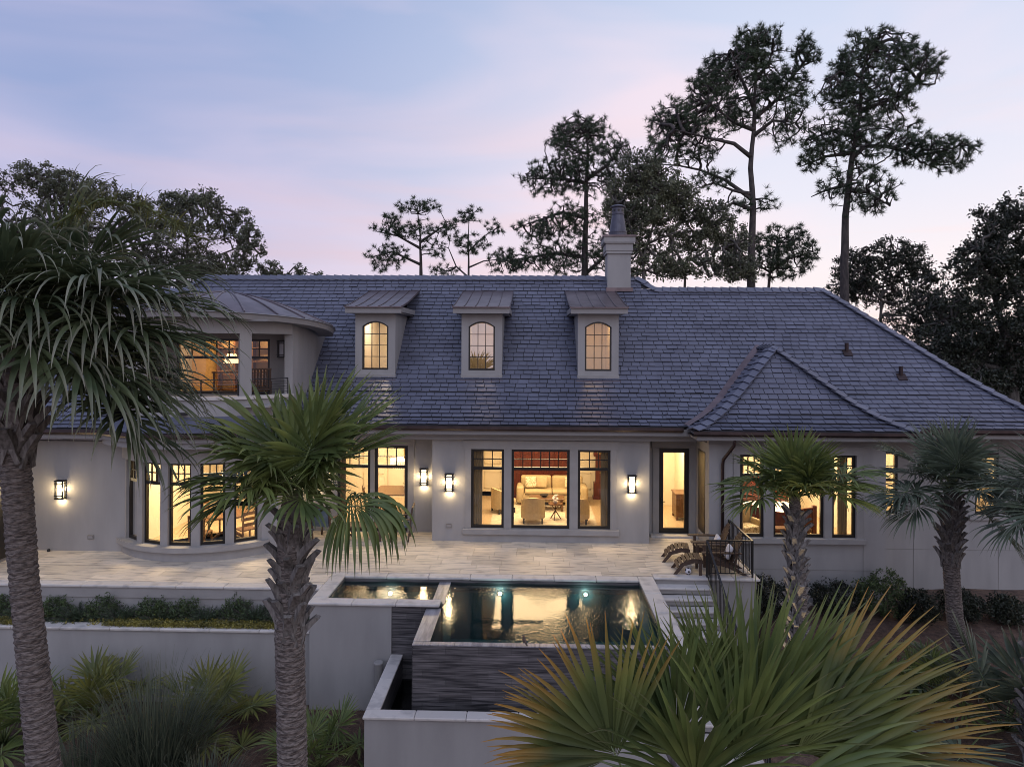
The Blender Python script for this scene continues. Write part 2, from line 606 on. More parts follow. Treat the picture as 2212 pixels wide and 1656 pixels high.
tw = thing('terrace_wall', 'low stucco wall carrying the patio edge behind the planting bed', 'wall', (-10, 16.4, -.8))
MB().box(-18, -5.03, 16.35, 16.6, -1.2, -.062).build('wall_face', STUCCO, tw)
stones(tw, -18, -5.09, 16.29, 16.598, 0, .062)

soil = tag(MB().box(-18, -5.03, 15.88, 16.35, -1.3, -.80).build('planting_bed', MULCH), kind='structure')

pw = thing('planter_wall', 'long grey stucco retaining wall with pale coping under the planting bed', 'wall', (-10, 15.7, -2.45))
MB().box(-18, -5.05, 15.62, 15.88, -2.7, -.795).build('wall_face', STUCCO, pw)
stones(pw, -18, -5.10, 15.57, 15.90, -.73, .065)

# ------------------------------------------------------------------ pool, spa, basin
ZW = -.125
pool = thing('swimming_pool', 'infinity edge pool with spa, pale copings and dark slate tile walls', 'pool', (0, 15, -2.45))
pz = MB()
pz.box(-4.80, 3.0, 17.2, 17.45, -1.7, -.062)
pz.box(-5.0, -4.74, 15.6, 17.2, -1.7, -.062)
pz.box(-4.74, -2.05, 15.60, 15.72, -1.5, -.062)
pz.box(-4.74, -2.3, 15.72, 17.2, -1.0, -.9)
pz.box(-2.3, -2.03, 15.72, 17.2, -1.6, -.125)
pz.box(-2.03, 2.72, 13.76, 17.2, -1.7, -1.55)
pz.build('pool_lining', POOLIN, pool)
MB().box(-4.74, 2.72, 17.185, 17.2, -.36, -.062).build('waterline_tile', TILE, pool)
MB().box(-4.74, -4.725, 15.72, 17.185, -.36, -.062).build('waterline_tile', TILE, pool)
MB().box(2.705, 2.72, 13.76, 17.185, -.36, -.062).build('waterline_tile', TILE, pool)
wb = MB()
wb.box(-5.05, -3.17, 15.43, 15.60, -2.7, -.062)
wb.box(-5.05, -5.0, 15.6, 17.3, -2.7, -.062)
wb.build('spa_wall', STUCCO, pool)
MB().box(2.72, 3.07, 12.85, 17.45, -2.7, -.062).build('side_wall', STUCCO, pool)
core = MB()
core.box(-3.17, -2.03, 15.48, 15.60, -2.7, -.062)
core.box(-2.365, -2.05, 13.63, 15.48, -2.7, -.135)
core.box(-2.05, 2.72, 13.63, 13.74, -2.7, -.135)
core.build('wall_core', DECK, pool)
# edge capping
stones(pool, -2.38, -2.04, 13.76, 15.48, -.112, .024, 'y', .85, TILETOP, 'edge_cap', .003)
stones(pool, -2.38, 2.72, 13.60, 13.755, -.116, .024, 'x', .85, TILETOP, 'edge_cap', .003)
stones(pool, -2.31, -2.02, 15.73, 17.18, -.108, .02, 'y', .75, TILETOP, 'weir_cap', .003)


def tile_wall(x0, x1, z0, z1, fixed, axis):
    h, L = .1625, .66
    j = 0
    z = z1
    while z > z0 + .02:
        zb = max(z - h, z0)
        p = x0 - (L * [0, .5, .2, .7][j % 4])
        while p < x1 - .01:
            a, b = max(p, x0) + .0015, min(p + L, x1) - .0015
            d = random.uniform(0, .004)
            if b - a > .02:
                if axis == 'x':
                    MB().box(a, b, fixed - d, fixed + .016, zb + .0015, z - .0015).build('wall_tile', TILE, pool)
                else:
                    MB().box(fixed - d, fixed + .016, a, b, zb + .0015, z - .0015).build('wall_tile', TILE, pool)
            p += L
        z = zb
        j += 1


tile_wall(-2.365, 2.72, -1.76, -.142, 13.612, 'x')
tile_wall(13.63, 15.46, -1.76, -.142, -2.382, 'y')
tile_wall(-3.165, -2.39, -1.76, -.064, 15.462, 'x')
stones(pool, -5.09, -2.07, 15.38, 15.72, 0, .06, 'x', 1.0)
stones(pool, -5.09, -4.73, 15.722, 17.498, 0, .06, 'y', .9)
stones(pool, -4.727, 2.70, 17.18, 17.498, 0, .06, 'x', 1.06)
stones(pool, 2.702, 3.10, 12.82, 17.498, 0, .06, 'y', 1.17)
# catch basin
bs = MB()
bs.box(-3.15, -2.93, 12.86, 15.43, -2.7, -1.215)
bs.box(-2.93, 2.72, 12.86, 13.06, -2.7, -1.215)
bs.build('basin_wall', STUCCO, pool)
bl = MB()
bl.box(-2.93, -2.915, 13.075, 15.46, -2.6, -1.22)
bl.box(-2.93, 2.72, 13.06, 13.075, -2.6, -1.22)
bl.box(-2.93, 2.72, 13.06, 15.5, -2.68, -2.6)
bl.build('basin_lining', TILE, pool)
stones(pool, -3.18, -2.90, 13.102, 15.44, -1.15, .06, 'y', 1.1)
stones(pool, -3.18, 2.715, 12.81, 13.10, -1.15, .06, 'x', 1.0)


def water(name, x0, x1, y0, y1, z, m):
    o = MB().add([(x0, y0, z), (x1, y0, z), (x1, y1, z), (x0, y1, z)], [(0, 1, 2, 3)]).build(name, m)
    tag(o, kind='structure')


water('pool_water', -2.04, 2.705, 13.755, 17.184, ZW, WATER)
water('spa_water', -4.724, -2.31, 15.72, 17.184, ZW, WATER)
water('basin_water', -2.914, 2.72, 13.076, 15.45, -1.72, CALM)

for (px, py), lb, e in (((1080, 1281), 'round underwater lamp on the far pool wall, left of the other', 7),
                        ((1265, 1283), 'round underwater lamp on the far pool wall nearer the steps', 7),
                        ((843, 1281), 'small underwater lamp in the spa', 4)):
    p = at(px, py, 17.17)
    t = thing('pool_light', lb, 'pool light', (p.x, 17.17, p.z))
    MB().lathe([(.04, 0), (.04, .012), (.03, .016)], n=20).xf(Matrix.Rotation(R(90), 4, 'X')).build('lens', POOLGLOW, t, local=True)
    MB().lathe([(.075, -.004), (.075, .006), (.045, .010)], n=20).xf(Matrix.Rotation(R(90), 4, 'X')).build('bezel', IRON, t, local=True)
    ld = bpy.data.lights.new('pool_lamp', 'POINT')
    ld.energy, ld.color, ld.shadow_soft_size = e, (.75, 1.0, .92), .06
    lo = bpy.data.objects.new('lamp', ld)
    COL.objects.link(lo)
    lo.parent = t
    lo.location = (0, -.12, 0)

t = thing('utility_post', 'short grey round post beside the basin coping and spa wall', 'post', (-3.42, 15.25, -2.45))
MB().lathe([(.10, 0), (.10, 1.16)], n=20).build('tube', WALLGREY, t, local=True, smooth=False)
MB().lathe([(.108, 1.16), (.108, 1.19), (.09, 1.205)], n=20).build('lid', STONE, t, local=True)

# ------------------------------------------------------------------ steps, landing, railing
steps = thing('garden_steps', 'travertine steps descending beside the pool to the garden', 'steps', (3.8, 16, -2.45))
yy, zz = 17.45, 0.
for i in range(15):
    s = MB().box(3.11, 4.47, yy - .33 if i else yy - .06, yy - .005 if i else yy + .25, zz - .055, zz).build('step', COPING, steps, bevel=.02, seg=3)
    MB().box(3.11, 4.47, (yy - .29 if i else yy - .02), yy + .2, zz - .158, zz - .056).build('riser', STONE, s)
    if i:
        yy -= .33
    else:
        yy -= .0
    zz -= .157
land = thing('landing', 'stucco corner block of the patio with pale edging under the railing', 'landing', (5.1, 18, -2.45))
MB().box(4.475, 5.70, 17.47, 19.72, -2.7, -.036).build('wall_face', STUCCO, land)
stones(land, 4.475, 5.78, 17.38, 17.70, 0, .06, 'x', .66)
stones(land, 5.43, 5.78, 17.704, 19.70, 0, .06, 'y', .66)


def rail_run(t, a, b, h, n, post_a=True, post_b=True):
    a, b = Vector(a), Vector(b)
    up = Vector((0, 0, 1))
    MB().bar(a + up * h, b + up * h, .045, .03).build('handrail', IRON, t)
    MB().bar(a + up * .10, b + up * .10, .025, .02).build('bottom_rail', IRON, t)
    for i in range(1, n):
        p = a.lerp(b, i / n)
        MB().bar(p + up * .10, p + up * (h - .01), .016).build('baluster', IRON, t)
    for flag, p in ((post_a, a), (post_b, b)):
        if flag:
            MB().bar(p - up * .01, p + up * (h + .005), .04).build('post', IRON, t)


rl = thing('railing', 'black iron railing around the landing and down the steps', 'railing', (4.5, 17.5, 0))
rail_run(rl, (4.47, 17.52, 0), (5.62, 17.52, 0), .93, 10)
rail_run(rl, (5.62, 17.52, 0), (5.62, 19.62, 0), .93, 18, False, True)
rail_run(rl, (4.47, 17.52, 0), (4.47, 17.52 - 4.62, -2.2), .93, 40, False, True)

# ------------------------------------------------------------------ the house
house = thing('house', 'grey stucco house with slate hipped roof, dormers and lit windows', 'house', (0, 23, -.5))
ROOFR = tag(bpy.data.objects.new('roof', None))
COL.objects.link(ROOFR)
ROOFR.parent = house


def wall_x(x0, x1, z0, z1, y0, y1, openings=(), m=None, name='wall'):
    """Wall along X from y0 (front) to y1 (back) with rectangular openings."""
    xs = sorted({x0, x1, *[o[0] for o in openings], *[o[1] for o in openings]})
    zs = sorted({z0, z1, *[o[2] for o in openings], *[o[3] for o in openings]})
    b = MB()
    for j in range(len(zs) - 1):
        run = None
        for i in range(len(xs) - 1):
            cx, cz = (xs[i] + xs[i + 1]) / 2, (zs[j] + zs[j + 1]) / 2
            hole = any(o[0] < cx < o[1] and o[2] < cz < o[3] for o in openings)
            if not hole:
                run = [xs[i], xs[i + 1]] if run is None else [run[0], xs[i + 1]]
            if (hole or i == len(xs) - 2) and run:
                b.box(run[0], run[1], y0, y1, zs[j], zs[j + 1])
                run = None
    return b.build(name, m or STUCCO, house)


def window(w, h, M4, trans=None, cols=3, rows=2, name='window', glass=None, fr=.07, mun=.028, arch=0., lower=None, parent=None, label=None):
    """Window in local coords: x -w/2..w/2, z 0..h, y depth; M4 to house coords. trans = height of transom bar."""
    par = parent or house
    off = Matrix.Translation(-wloc(par))
    b = MB()
    d0, d1 = -.04, .05
    a = w / 2

    def ztop(x):
        return h if not arch else h - arch * (x / a) ** 2

    if not arch:
        b.box(-a, -a + fr, d0, d1, 0, h).box(a - fr, a, d0, d1, 0, h).box(-a + fr, a - fr, d0, d1, h - fr, h).box(-a + fr, a - fr, d0, d1, 0, fr * 1.2)
    else:
        b.box(-a, -a + fr, d0, d1, 0, ztop(a)).box(a - fr, a, d0, d1, 0, ztop(a)).box(-a + fr, a - fr, d0, d1, 0, fr * 1.2)
        n = 12
        for i in range(n):
            xa, xb = -a + w * i / n, -a + w * (i + 1) / n
            b.prism([(xa, d0, ztop(xa) - fr), (xb, d0, ztop(xb) - fr), (xb, d0, ztop(xb)), (xa, d0, ztop(xa))], (0, d1 - d0, 0))
    if trans:
        b.box(-a + fr, a - fr, d0, d1, trans - fr * .6, trans + fr * .6)
    win = b.xf(off @ M4).build(name, BRONZE, par, local=True)
    if label:
        win['label'] = label
    zb, zt = (trans + fr * .6 if trans else fr * 1.2), h - fr
    X = np.linspace(-a + fr, a - fr, cols + 1)
    Z = np.linspace(zb, zt, rows + 1)
    mb = MB()
    for x in X[1:-1]:
        mb.box(x - mun / 2, x + mun / 2, -.025, .02, zb, ztop(x) - fr)
    for z in Z[1:-1]:
        mb.box(-a + fr, a - fr, -.024, .019, z - mun / 2, z + mun / 2)
    g = glass or PANE
    if mb.f:
        mb.xf(off @ M4).build('muntin', BRONZE, win, local=True)
    for i in range(cols):
        for j in range(rows):
            x0, x1, z0, z1 = X[i], X[i + 1], Z[j], Z[j + 1]
            zt0, zt1 = (z1, z1) if j < rows - 1 else (ztop(x0) - fr, ztop(x1) - fr)
            MB().add([(x0, 0, z0), (x1, 0, z0), (x1, 0, zt1), (x0, 0, zt0)], [(0, 1, 2, 3)]).xf(off @ M4).build('pane', g, win, local=True)
    if trans:
        MB().add([(-a + fr, 0, fr * 1.2), (a - fr, 0, fr * 1.2), (a - fr, 0, trans - fr * .6), (-a + fr, 0, trans - fr * .6)], [(0, 1, 2, 3)]).xf(off @ M4).build('pane', g, win, local=True)
    return win


def TR(x, y, z, rz=0):
    return Matrix.Translation((x, y, z)) @ Matrix.Rotation(rz, 4, 'Z')


# --- living room bay (Y 20.40) -------------------------------------------------
LW = [(-1.81, -.83), (-.60, 1.13), (1.38, 2.34)]
wall_x(-2.98, 3.50, -.1, 3.06, 20.40, 20.62, [(a, b, .40, 2.76) for a, b in LW])
for a, b in LW:
    window(b - a, 2.36, TR((a + b) / 2, 20.47, .40), 1.78, 3 if b - a < 1.2 else 6, 2)
surr = MB()
surr.box(-2.06, 2.60, 20.35, 20.398, 2.765, 3.02)
for a, b in ((-2.0, -1.815), (-.825, -.605), (1.135, 1.375), (2.345, 2.53)):
    surr.box(a, b, 20.36, 20.398, .392, 2.763)
surr.build('window_surround', STONE, house)
MB().box(-2.06, 2.60, 20.30, 20.45, .22, .39).build('window_sill', STONE, house, bevel=.012)
ap = MB()
for i in range(6):
    ap.box(-2.04 + i * .77, -2.04 + (i + 1) * .77 - .006, 20.385, 20.399, -.09, .215)
ap.build('apron_panel', STUCCO, house)
MB().box(-2.98, -2.76, 20.62, 21.35, -.1, 3.06).build('wall', STUCCO, house)
MB().box(3.28, 3.50, 20.62, 21.35, -.1, 3.06).build('wall', STUCCO, house)
# --- dining recess left, entry recess right (Y 21.3) ------------------------------
wall_x(-7.5, -2.98, -.1, 3.06, 21.30, 21.52, [(-6.10, -5.06, .02, 2.70), (-4.92, -3.88, .02, 2.70)])
for a, b in ((-6.10, -5.06), (-4.92, -3.88)):
    window(b - a, 2.68, TR((a + b) / 2, 21.36, .02), 2.02, 3, 2, fr=.085, name='glazed_door')
sd_ = MB()
sd_.box(-6.32, -3.66, 21.24, 21.298, 2.71, 3.02)
for a, b in ((-6.30, -6.105), (-5.055, -4.925), (-3.875, -3.68)):
    sd_.box(a, b, 21.25, 21.298, -.05, 2.705)
sd_.build('window_surround', STONE, house)
wall_x(3.50, 5.30, -.1, 3.06, 21.35, 21.57, [(3.96, 4.88, .05, 2.70)])
dr = window(.92, 2.64, TR(4.42, 21.40, .05), None, 1, 1, name='door', fr=.135)
MB().box(4.02, 4.05, 21.28, 21.36, .95, 1.15).box(4.03, 4.14, 21.285, 21.30, 1.03, 1.055).build('handle', IRON, dr)
se = MB()
se.box(3.72, 5.1, 21.29, 21.348, 2.705, 2.98).box(3.76, 3.955, 21.30, 21.348, 0, 2.70).box(4.885, 5.08, 21.30, 21.348, 0, 2.70)
se.build('window_surround', STONE, house)
MB().box(3.66, 5.16, 21.0, 21.36, -.02, .055).build('door_step', COPING, house, bevel=.015)
# --- bedroom pavilion (Y 19.7) ------------------------------------------------------
PW = [(5.95, 6.62), (6.90, 8.32), (8.55, 9.22)]
wall_x(5.08, 10.06, -2.3, 3.06, 19.70, 19.92, [(a, b, .43, 2.78) for a, b in PW])
for a, b in PW:
    window(b - a, 2.35, TR((a + b) / 2, 19.77, .43), 1.76, 3 if b - a < 1 else 6, 2)
sp = MB()
sp.box(5.72, 9.46, 19.65, 19.698, 2.785, 3.03)
for a, b in ((5.76, 5.945), (6.625, 6.895), (8.325, 8.545), (9.225, 9.42)):
    sp.box(a, b, 19.66, 19.698, .42, 2.783)
sp.build('window_surround', STONE, house)
MB().box(5.70, 9.48, 19.60, 19.75, .26, .42).build('window_sill', STONE, house, bevel=.012)
MB().box(5.08, 5.30, 19.92, 21.35, -2.3, 3.06).build('wall', STUCCO, house)
MB().box(9.84, 10.06, 19.92, 21.2, -2.3, 3.06).build('wall', STUCCO, house)
MB().box(5.065, 5.078, 20.15, 20.95, .35, 2.75).build('side_window', BRONZE, house)
jn = MB()
jn.box(5.8, 10.055, 19.692, 19.699, -.49, -.482).box(9.43, 9.438, 19.691, 19.699, -2.2, 3.0).box(10.07, 16, 21.192, 21.199, -.3, -.292)
jn.box(11.66, 11.668, 21.191, 21.199, -2.2, .5).box(14.2, 14.208, 21.191, 21.199, -2.2, 2.9)
jn.build('control_joint', WALLGREY, house)
# --- right wing wall (Y 21.2) -------------------------------------------------------
wall_x(10.06, 16.2, -2.3, 3.06, 21.20, 21.42, [(10.45, 11.18, .78, 2.66), (13.5, 14.2, .78, 2.66)])
for xc in (10.815, 13.85):
    window(.73, 1.88, TR(xc, 21.27, .78), 1.02, 2, 2)
MB().box(10.3, 11.66, 21.12, 21.25, .62, .775).build('window_sill', STONE, house, bevel=.012)
MB().box(13.3, 14.4, 21.12, 21.25, .62, .775).build('window_sill', STONE, house, bevel=.012)
# --- left wing wall (Y 18.95) ---------------------------------------------------------
wall_x(-14.2, -11.35, -.1, 3.1, 18.95, 19.17)
wall_x(-7.65, -7.1, -.1, 3.1, 18.95, 19.17)
MB().box(-7.32, -7.1, 19.17, 21.3, -.1, 3.1).build('wall', STUCCO, house)
MB().box(-14.42, -14.2, 16.9, 19.17, -.1, 3.1).build('wall', STUCCO, house)
MB().box(-14.195, -14.15, 17.4, 18.4, .1, 2.4).build('side_window', BRONZE, house)
wall_x(-20, -14.42, -.1, 3.1, 16.9, 17.12)
# --- curved breakfast bay ----------------------------------------------------------------
BC = Vector((-9.52, 21.0, 0))


def ring(r0, r1, z0, z1, t0, t1, n, c=BC, r0t=None, r1t=None):
    """Arc solid about c, angle 0 points to the camera side (-Y); r0t/r1t radii at the top."""
    b = MB()
    r0t = r0 if r0t is None else r0t
    r1t = r1 if r1t is None else r1t
    P = lambda r, t, z: (c.x + r * math.sin(t), c.y - r * math.cos(t), z)
    for i in range(n + 1):
        t = t0 + (t1 - t0) * i / n
        b.v += [P(r0, t, z0), P(r1, t, z0), P(r1t, t, z1), P(r0t, t, z1)]
    for i in range(n):
        for k in range(4):
            a = i * 4 + k
            e = i * 4 + (k + 1) % 4
            b.f.append((a, e, e + 4, a + 4))
    b.f += [(0, 1, 2, 3), (n * 4 + 3, n * 4 + 2, n * 4 + 1, n * 4)]
    return b


TB = R(46)
ring(2.62, 2.90, -.1, .26, -TB, TB, 40).build('bay_base', STUCCO, house, smooth=False)
ring(2.60, 3.02, .262, .40, -TB, TB, 40).build('window_sill', STONE, house)
ring(2.62, 2.90, 2.64, 3.1, -TB, TB, 40).build('bay_lintel', STONE, house)
half = R(17.6)
for k in range(5):
    t = (k - 2) * half
    w = 2 * 2.76 * math.sin(half / 2) - .20
    window(w, 2.24, TR(BC.x + 2.70 * math.sin(t), BC.y - 2.70 * math.cos(t), .40, t), 1.66, 3, 2)
for k in range(6):
    t = (k - 2.5) * half
    MB().box(-.115, .115, -.07, .12, 0, 2.24).xf(TR(BC.x + 2.76 * math.sin(t), BC.y - 2.76 * math.cos(t), .401, t)).build('mullion', STONE, house)

# ------------------------------------------------------------------ roofs
PROF = [(0, 3.52), (.30, 3.66), (.70, 3.90), (1.20, 4.27), (1.80, 4.76), (5.60, 8.38)]


def prof_at(P, s):
    for (r0, z0), (r1, z1) in zip(P, P[1:]):
        l = math.hypot(r1 - r0, z1 - z0)
        if s <= l or (r1, z1) == P[-1]:
            k = s / l
            return r0 + (r1 - r0) * k, z0 + (z1 - z0) * k, math.atan2(z1 - z0, r1 - r0)
        s -= l


def prof_len(P):
    return sum(math.hypot(b[0] - a[0], b[1] - a[1]) for a, b in zip(P, P[1:]))


def clip(poly, hp):
    a, b, c = hp                                # keep a*x + b*y <= c
    out = []
    for i in range(len(poly)):
        p, q = poly[i], poly[(i + 1) % len(poly)]
        dp, dq = a * p[0] + b * p[1] - c, a * q[0] + b * q[1] - c
        if dp <= 0:
            out.append(p)
        if (dp < 0 < dq) or (dq < 0 < dp):
            k = dp / (dp - dq)
            out.append((p[0] + (q[0] - p[0]) * k, p[1] + (q[1] - p[1]) * k))
    return out


FULL = []                                        # whole slates: (distance, matrix, width)
SV, SF = [], []                                  # every other slate, one heap


def roof_face(o, d, P, u0, u1, hps, expo=.20, wid=(.24, .36), th=.010, start=0.):
    """o: plan origin of the eave, d: eave direction (unit, plan). Inward = d turned left by 90 deg."""
    n = (-d[1], d[0])
    Ltot = prof_len(P)
    s, row = start, 0
    ln = expo * 1.22
    while s < Ltot - .03:
        r, z, ang = prof_at(P, s)
        z0 = z
        u = u0 - random.random() * .3
        while u < u1:
            w = random.uniform(*wid)
            jit = random.uniform(-.006, .006)
            r0 = r + jit
            r1 = r + min(ln, Ltot - s) * math.cos(ang)
            poly = [(o[0] + d[0] * a + n[0] * b, o[1] + d[1] * a + n[1] * b) for a, b in ((u + .009, r0), (u + w - .009, r0), (u + w - .009, r1), (u + .009, r1))]
            full = True
            for hp in hps:
                q = clip(poly, hp)
                if len(q) != 4 or any(abs(a[0] - b[0]) > 1e-6 or abs(a[1] - b[1]) > 1e-6 for a, b in zip(q, poly)):
                    full = False
                poly = q
                if len(poly) < 3:
                    break
            if len(poly) >= 3:
                lift = .040 + .018 * random.random()
                tan_ = math.tan(ang)
                slope_in = lift / max(.05, (r1 - r0))

                def Z(p):
                    rr = (p[0] - o[0]) * n[0] + (p[1] - o[1]) * n[1]
                    return z0 + (rr - r) * tan_ + lift - (rr - r0) * slope_in + .004
                bits = cut_holes(poly)
                if len(bits) != 1 or bits[0] is not poly:
                    for q in bits:
                        heap(q, [Z(p) for p in q], th)
                elif full:
                    cx, cy = o[0] + d[0] * (u + w / 2) + n[0] * r0, o[1] + d[1] * (u + w / 2) + n[1] * r0
                    zc = Z((cx, cy))
                    FULL.append((cx * cx + cy * cy + (zc - CAM_H) ** 2, (cx, cy, zc), math.atan2(d[1], d[0]), math.atan(tan_ - slope_in),
                                 w - .018, (r1 - r0) / math.cos(ang), poly, [Z(p) for p in poly], th))
                else:
                    heap(poly, [Z(p) for p in poly], th)
            u += w
        s += expo
        row += 1


HOLES = [(xc - .56, xc + .56, 21.78, 24.45) for xc in (-5.02, -1.61, 2.09)] + [(-11.95, -7.18, 18.6, 23.45)]


def cut_holes(poly):
    ps = [poly]
    for x0, x1, y0, y1 in HOLES:
        nx = []
        for p in ps:
            if max(a[0] for a in p) <= x0 or min(a[0] for a in p) >= x1 or max(a[1] for a in p) <= y0 or min(a[1] for a in p) >= y1:
                nx.append(p)
                continue
            mid = clip(clip(p, (-1, 0, -x0)), (1, 0, x1)) if len(p) > 2 else []
            for q in (clip(p, (1, 0, x0)), clip(p, (-1, 0, -x1)), clip(mid, (0, 1, y0)) if len(mid) > 2 else [], clip(mid, (0, -1, -y1)) if len(mid) > 2 else []):
                if len(q) > 2:
                    nx.append(q)
        ps = nx
    return ps


def heap(poly, zs, th):
    k = len(SV)
    m = len(poly)
    SV.extend((p[0], p[1], z) for p, z in zip(poly, zs))
    SV.extend((p[0], p[1], z - th * 1.3) for p, z in zip(poly, zs))
    SF.append(tuple(range(k, k + m)))
    for i in range(m):
        j = (i + 1) % m
        SF.append((k + i, k + m + i, k + m + j, k + j))


def deck(o, d, P, u0, u1, hps):
    n = (-d[1], d[0])
    for (r0, z0), (r1, z1) in zip(P, P[1:]):
        poly = [(o[0] + d[0] * a + n[0] * b, o[1] + d[1] * a + n[1] * b) for a, b in ((u0, r0), (u1, r0), (u1, r1), (u0, r1))]
        for hp in hps:
            poly = clip(poly, hp)
            if len(poly) < 3:
                break
        for poly in (cut_holes(poly) if len(poly) >= 3 else []):
            k = len(DK.v)
            for p in poly:
                rr = (p[0] - o[0]) * n[0] + (p[1] - o[1]) * n[1]
                DK.v.append((p[0], p[1], z0 + (rr - r0) / (r1 - r0) * (z1 - z0)))
            DK.f.append(tuple(range(k, k + len(poly))))


def cut_prof(P, zmax):
    out = [P[0]]
    for a, b in zip(P, P[1:]):
        if b[1] >= zmax:
            k = (zmax - a[1]) / (b[1] - a[1])
            out.append((a[0] + (b[0] - a[0]) * k, zmax))
            return out
        out.append(b)
    return out


DK = MB()
EY = 19.80
q2 = 1 / math.sqrt(2)
XR, XL = 10.42 + 5.12, -12.31 - 5.6              # eave corners of the hips
PR = cut_prof(PROF, 7.92)
RUNR = PR[-1][0]
XS = 3.95                                          # where the ridge steps down
hp_right = (1, 1, 10.42 + EY + RUNR)             # X + Y <= right hip
hp_left = (-1, 1, 12.31 + EY + 5.6)
# main front slope, tall part and lower right part
for fn in (roof_face, deck):
    fn((0, EY), (1, 0), PROF, -18, XS, [(1, 0, XS), hp_left])
    fn((0, EY), (1, 0), PR, XS, 16.2, [(-1, 0, -XS), hp_right])
# back and end slopes (never seen from the garden): deck only
deck((XR, 0), (0, 1), PR, EY, EY + 2 * RUNR, [hp_right and (-1, -1, -(XR + EY)), (-1, 1, -XR + EY + 2 * RUNR)])
DK.add([(XS, EY + RUNR, 7.92), (XR - RUNR, EY + RUNR, 7.92), (XR, EY + 2 * RUNR, 3.5), (XS, EY + 2 * RUNR, 3.5)], [(0, 1, 2, 3)])
DK.add([(-12.31, EY + 5.6, 8.38), (XS, EY + 5.6, 8.38), (XS, EY + 11.2, 3.5), (-17.9, EY + 11.2, 3.5), (-17.9, EY, 3.5)], [(0, 1, 2, 3), (0, 3, 4)])
DK.add([(XS, EY + 5.6, 8.38), (XS, EY + RUNR, 7.9), (XS, EY + 6.1, 7.9)], [(0, 1, 2)])
# small hip at the step
DK.add([(XS, EY + 5.6, 8.38), (XS + .46, EY + RUNR + .02, 7.93), (XS, EY + RUNR + .02, 7.93)], [(0, 1, 2)])
# pavilion: pyramid with a short ridge running back into the main slope
PE, PX0, PX1, PZ = 19.0, 4.46, 10.62, 5.86
PPF = [(0, 3.52), (.28, 3.64), (.65, 3.86), (1.10, 4.24), (2.60, PZ)]
hw = (PX1 - PX0) / 2
PPS = [(r / 2.60 * hw, z) for r, z in PPF]
AX, AY = PX0 + hw, PE + 2.60
s_ = hw / 2.60                                     # plan slope of the hips: dx = s * dy
hpA = (-1, s_, -PX0 + s_ * PE)                     # right of the left hip:  x - PX0 >= s (y - PE)
hpB = (1, s_, PX1 + s_ * PE)
for fn in (roof_face, deck):
    fn((0, PE), (1, 0), PPF, PX0, PX1, [hpA, hpB])
    fn((PX0, 0), (0, -1), PPS, -23.3, -PE, [(1, -s_, PX0 - s_ * PE), (1, 0, AX)])
deck((PX1, 0), (0, 1), PPS, PE, 23.3, [(-1, -s_, -PX1 - s_ * PE), (-1, 0, -AX)])
# left wing slope and the apron round the curved bay
LE = 18.30
PL = cut_prof(PROF, 7.70)
for fn in (roof_face, deck):
    fn((0, LE), (1, 0), PL, -20, -10.7, [(1, 0, -10.7)])
    fn((0, LE), (1, 0), PROF[:4], -10.7, -6.9, [(1, 0, -7.0), (-1, 0, 10.7)])
DK.add([(-20, LE + PL[-1][0], 7.7), (-10.7, LE + PL[-1][0], 7.7), (-10.7, LE + 9, 3.5), (-20, LE + 9, 3.5)], [(0, 1, 2, 3)])
for j in range(7):                                 # conical slate courses over the bay
    ra, rb = 3.52 - j * .155, 3.52 - j * .155 - .27
    za = 3.52 + j * .062 + .03
    t = -R(40)
    while t < R(40):
        dt = random.uniform(.24, .34) / ra
        P = [(BC.x + r * math.sin(a), BC.y - r * math.cos(a)) for r, a in ((ra, t + .001), (ra, t + dt - .001), (rb, t + dt - .001), (rb, t + .001))]
        heap(P, [za, za, za + .095, za + .095], .014)
        t += dt
ap = ring(2.7, 3.53, 3.50, 3.512, -R(42), R(42), 30, r0t=2.6, r1t=3.5)
DK.add(ap.v, ap.f)
rf = DK.build('roof_deck', DECK, ROOFR)
# ridge and hip caps: pairs of overlapping slates


def caps(a, b, w=.21, step=.30, drop=.12, name='ridge_slate', side=None, curve=None):
    a, b = Vector(a), Vector(b)
    n = max(2, int((b - a).length / step))
    for i in range(n):
        k0, k1 = i / n, (i + 1.35) / n
        f = curve if curve else (lambda k: a.lerp(b, k))
        p, q = f(k0), f(min(k1, 1.02))
        d = (q - p).normalized()
        x = d.cross(Vector((0, 0, 1))).normalized()
        up = x.cross(d).normalized()
        l0, l1 = .085 + random.uniform(0, .012), .040
        for sgn in (-1, 1):
            e = x * (sgn * w)
            MBc.add([p + up * l0, q + up * l1, q + e - Vector((0, 0, drop)) + up * l1, p + e - Vector((0, 0, drop)) + up * l0,
                     p + up * (l0 - .02), q + up * (l1 - .02), q + e - Vector((0, 0, drop)) + up * (l1 - .02), p + e - Vector((0, 0, drop)) + up * (l0 - .02)],
                    [(0, 1, 2, 3), (0, 3, 7, 4), (3, 2, 6, 7), (1, 0, 4, 5), (2, 1, 5, 6)])


MBc = MB()
caps((-12.31, EY + 5.6, 8.38), (2.60, EY + 5.6, 8.38), drop=.17)
caps((XS + .44, EY + RUNR, 7.92), (10.42, EY + RUNR, 7.92), drop=.17)
caps((XS + .5, EY + RUNR - .02, 7.9), (XS - .05, EY + 5.6, 8.38), drop=.1)


def hipline(P, o, dxdy, flip=1):
    L = prof_len(P)

    def f(k):
        k = min(max(k, 0), 1)
        r, z, _ = prof_at(P, L * k)
        return Vector((o[0] + flip * r * dxdy, o[1] + r, z + .015))
    return f


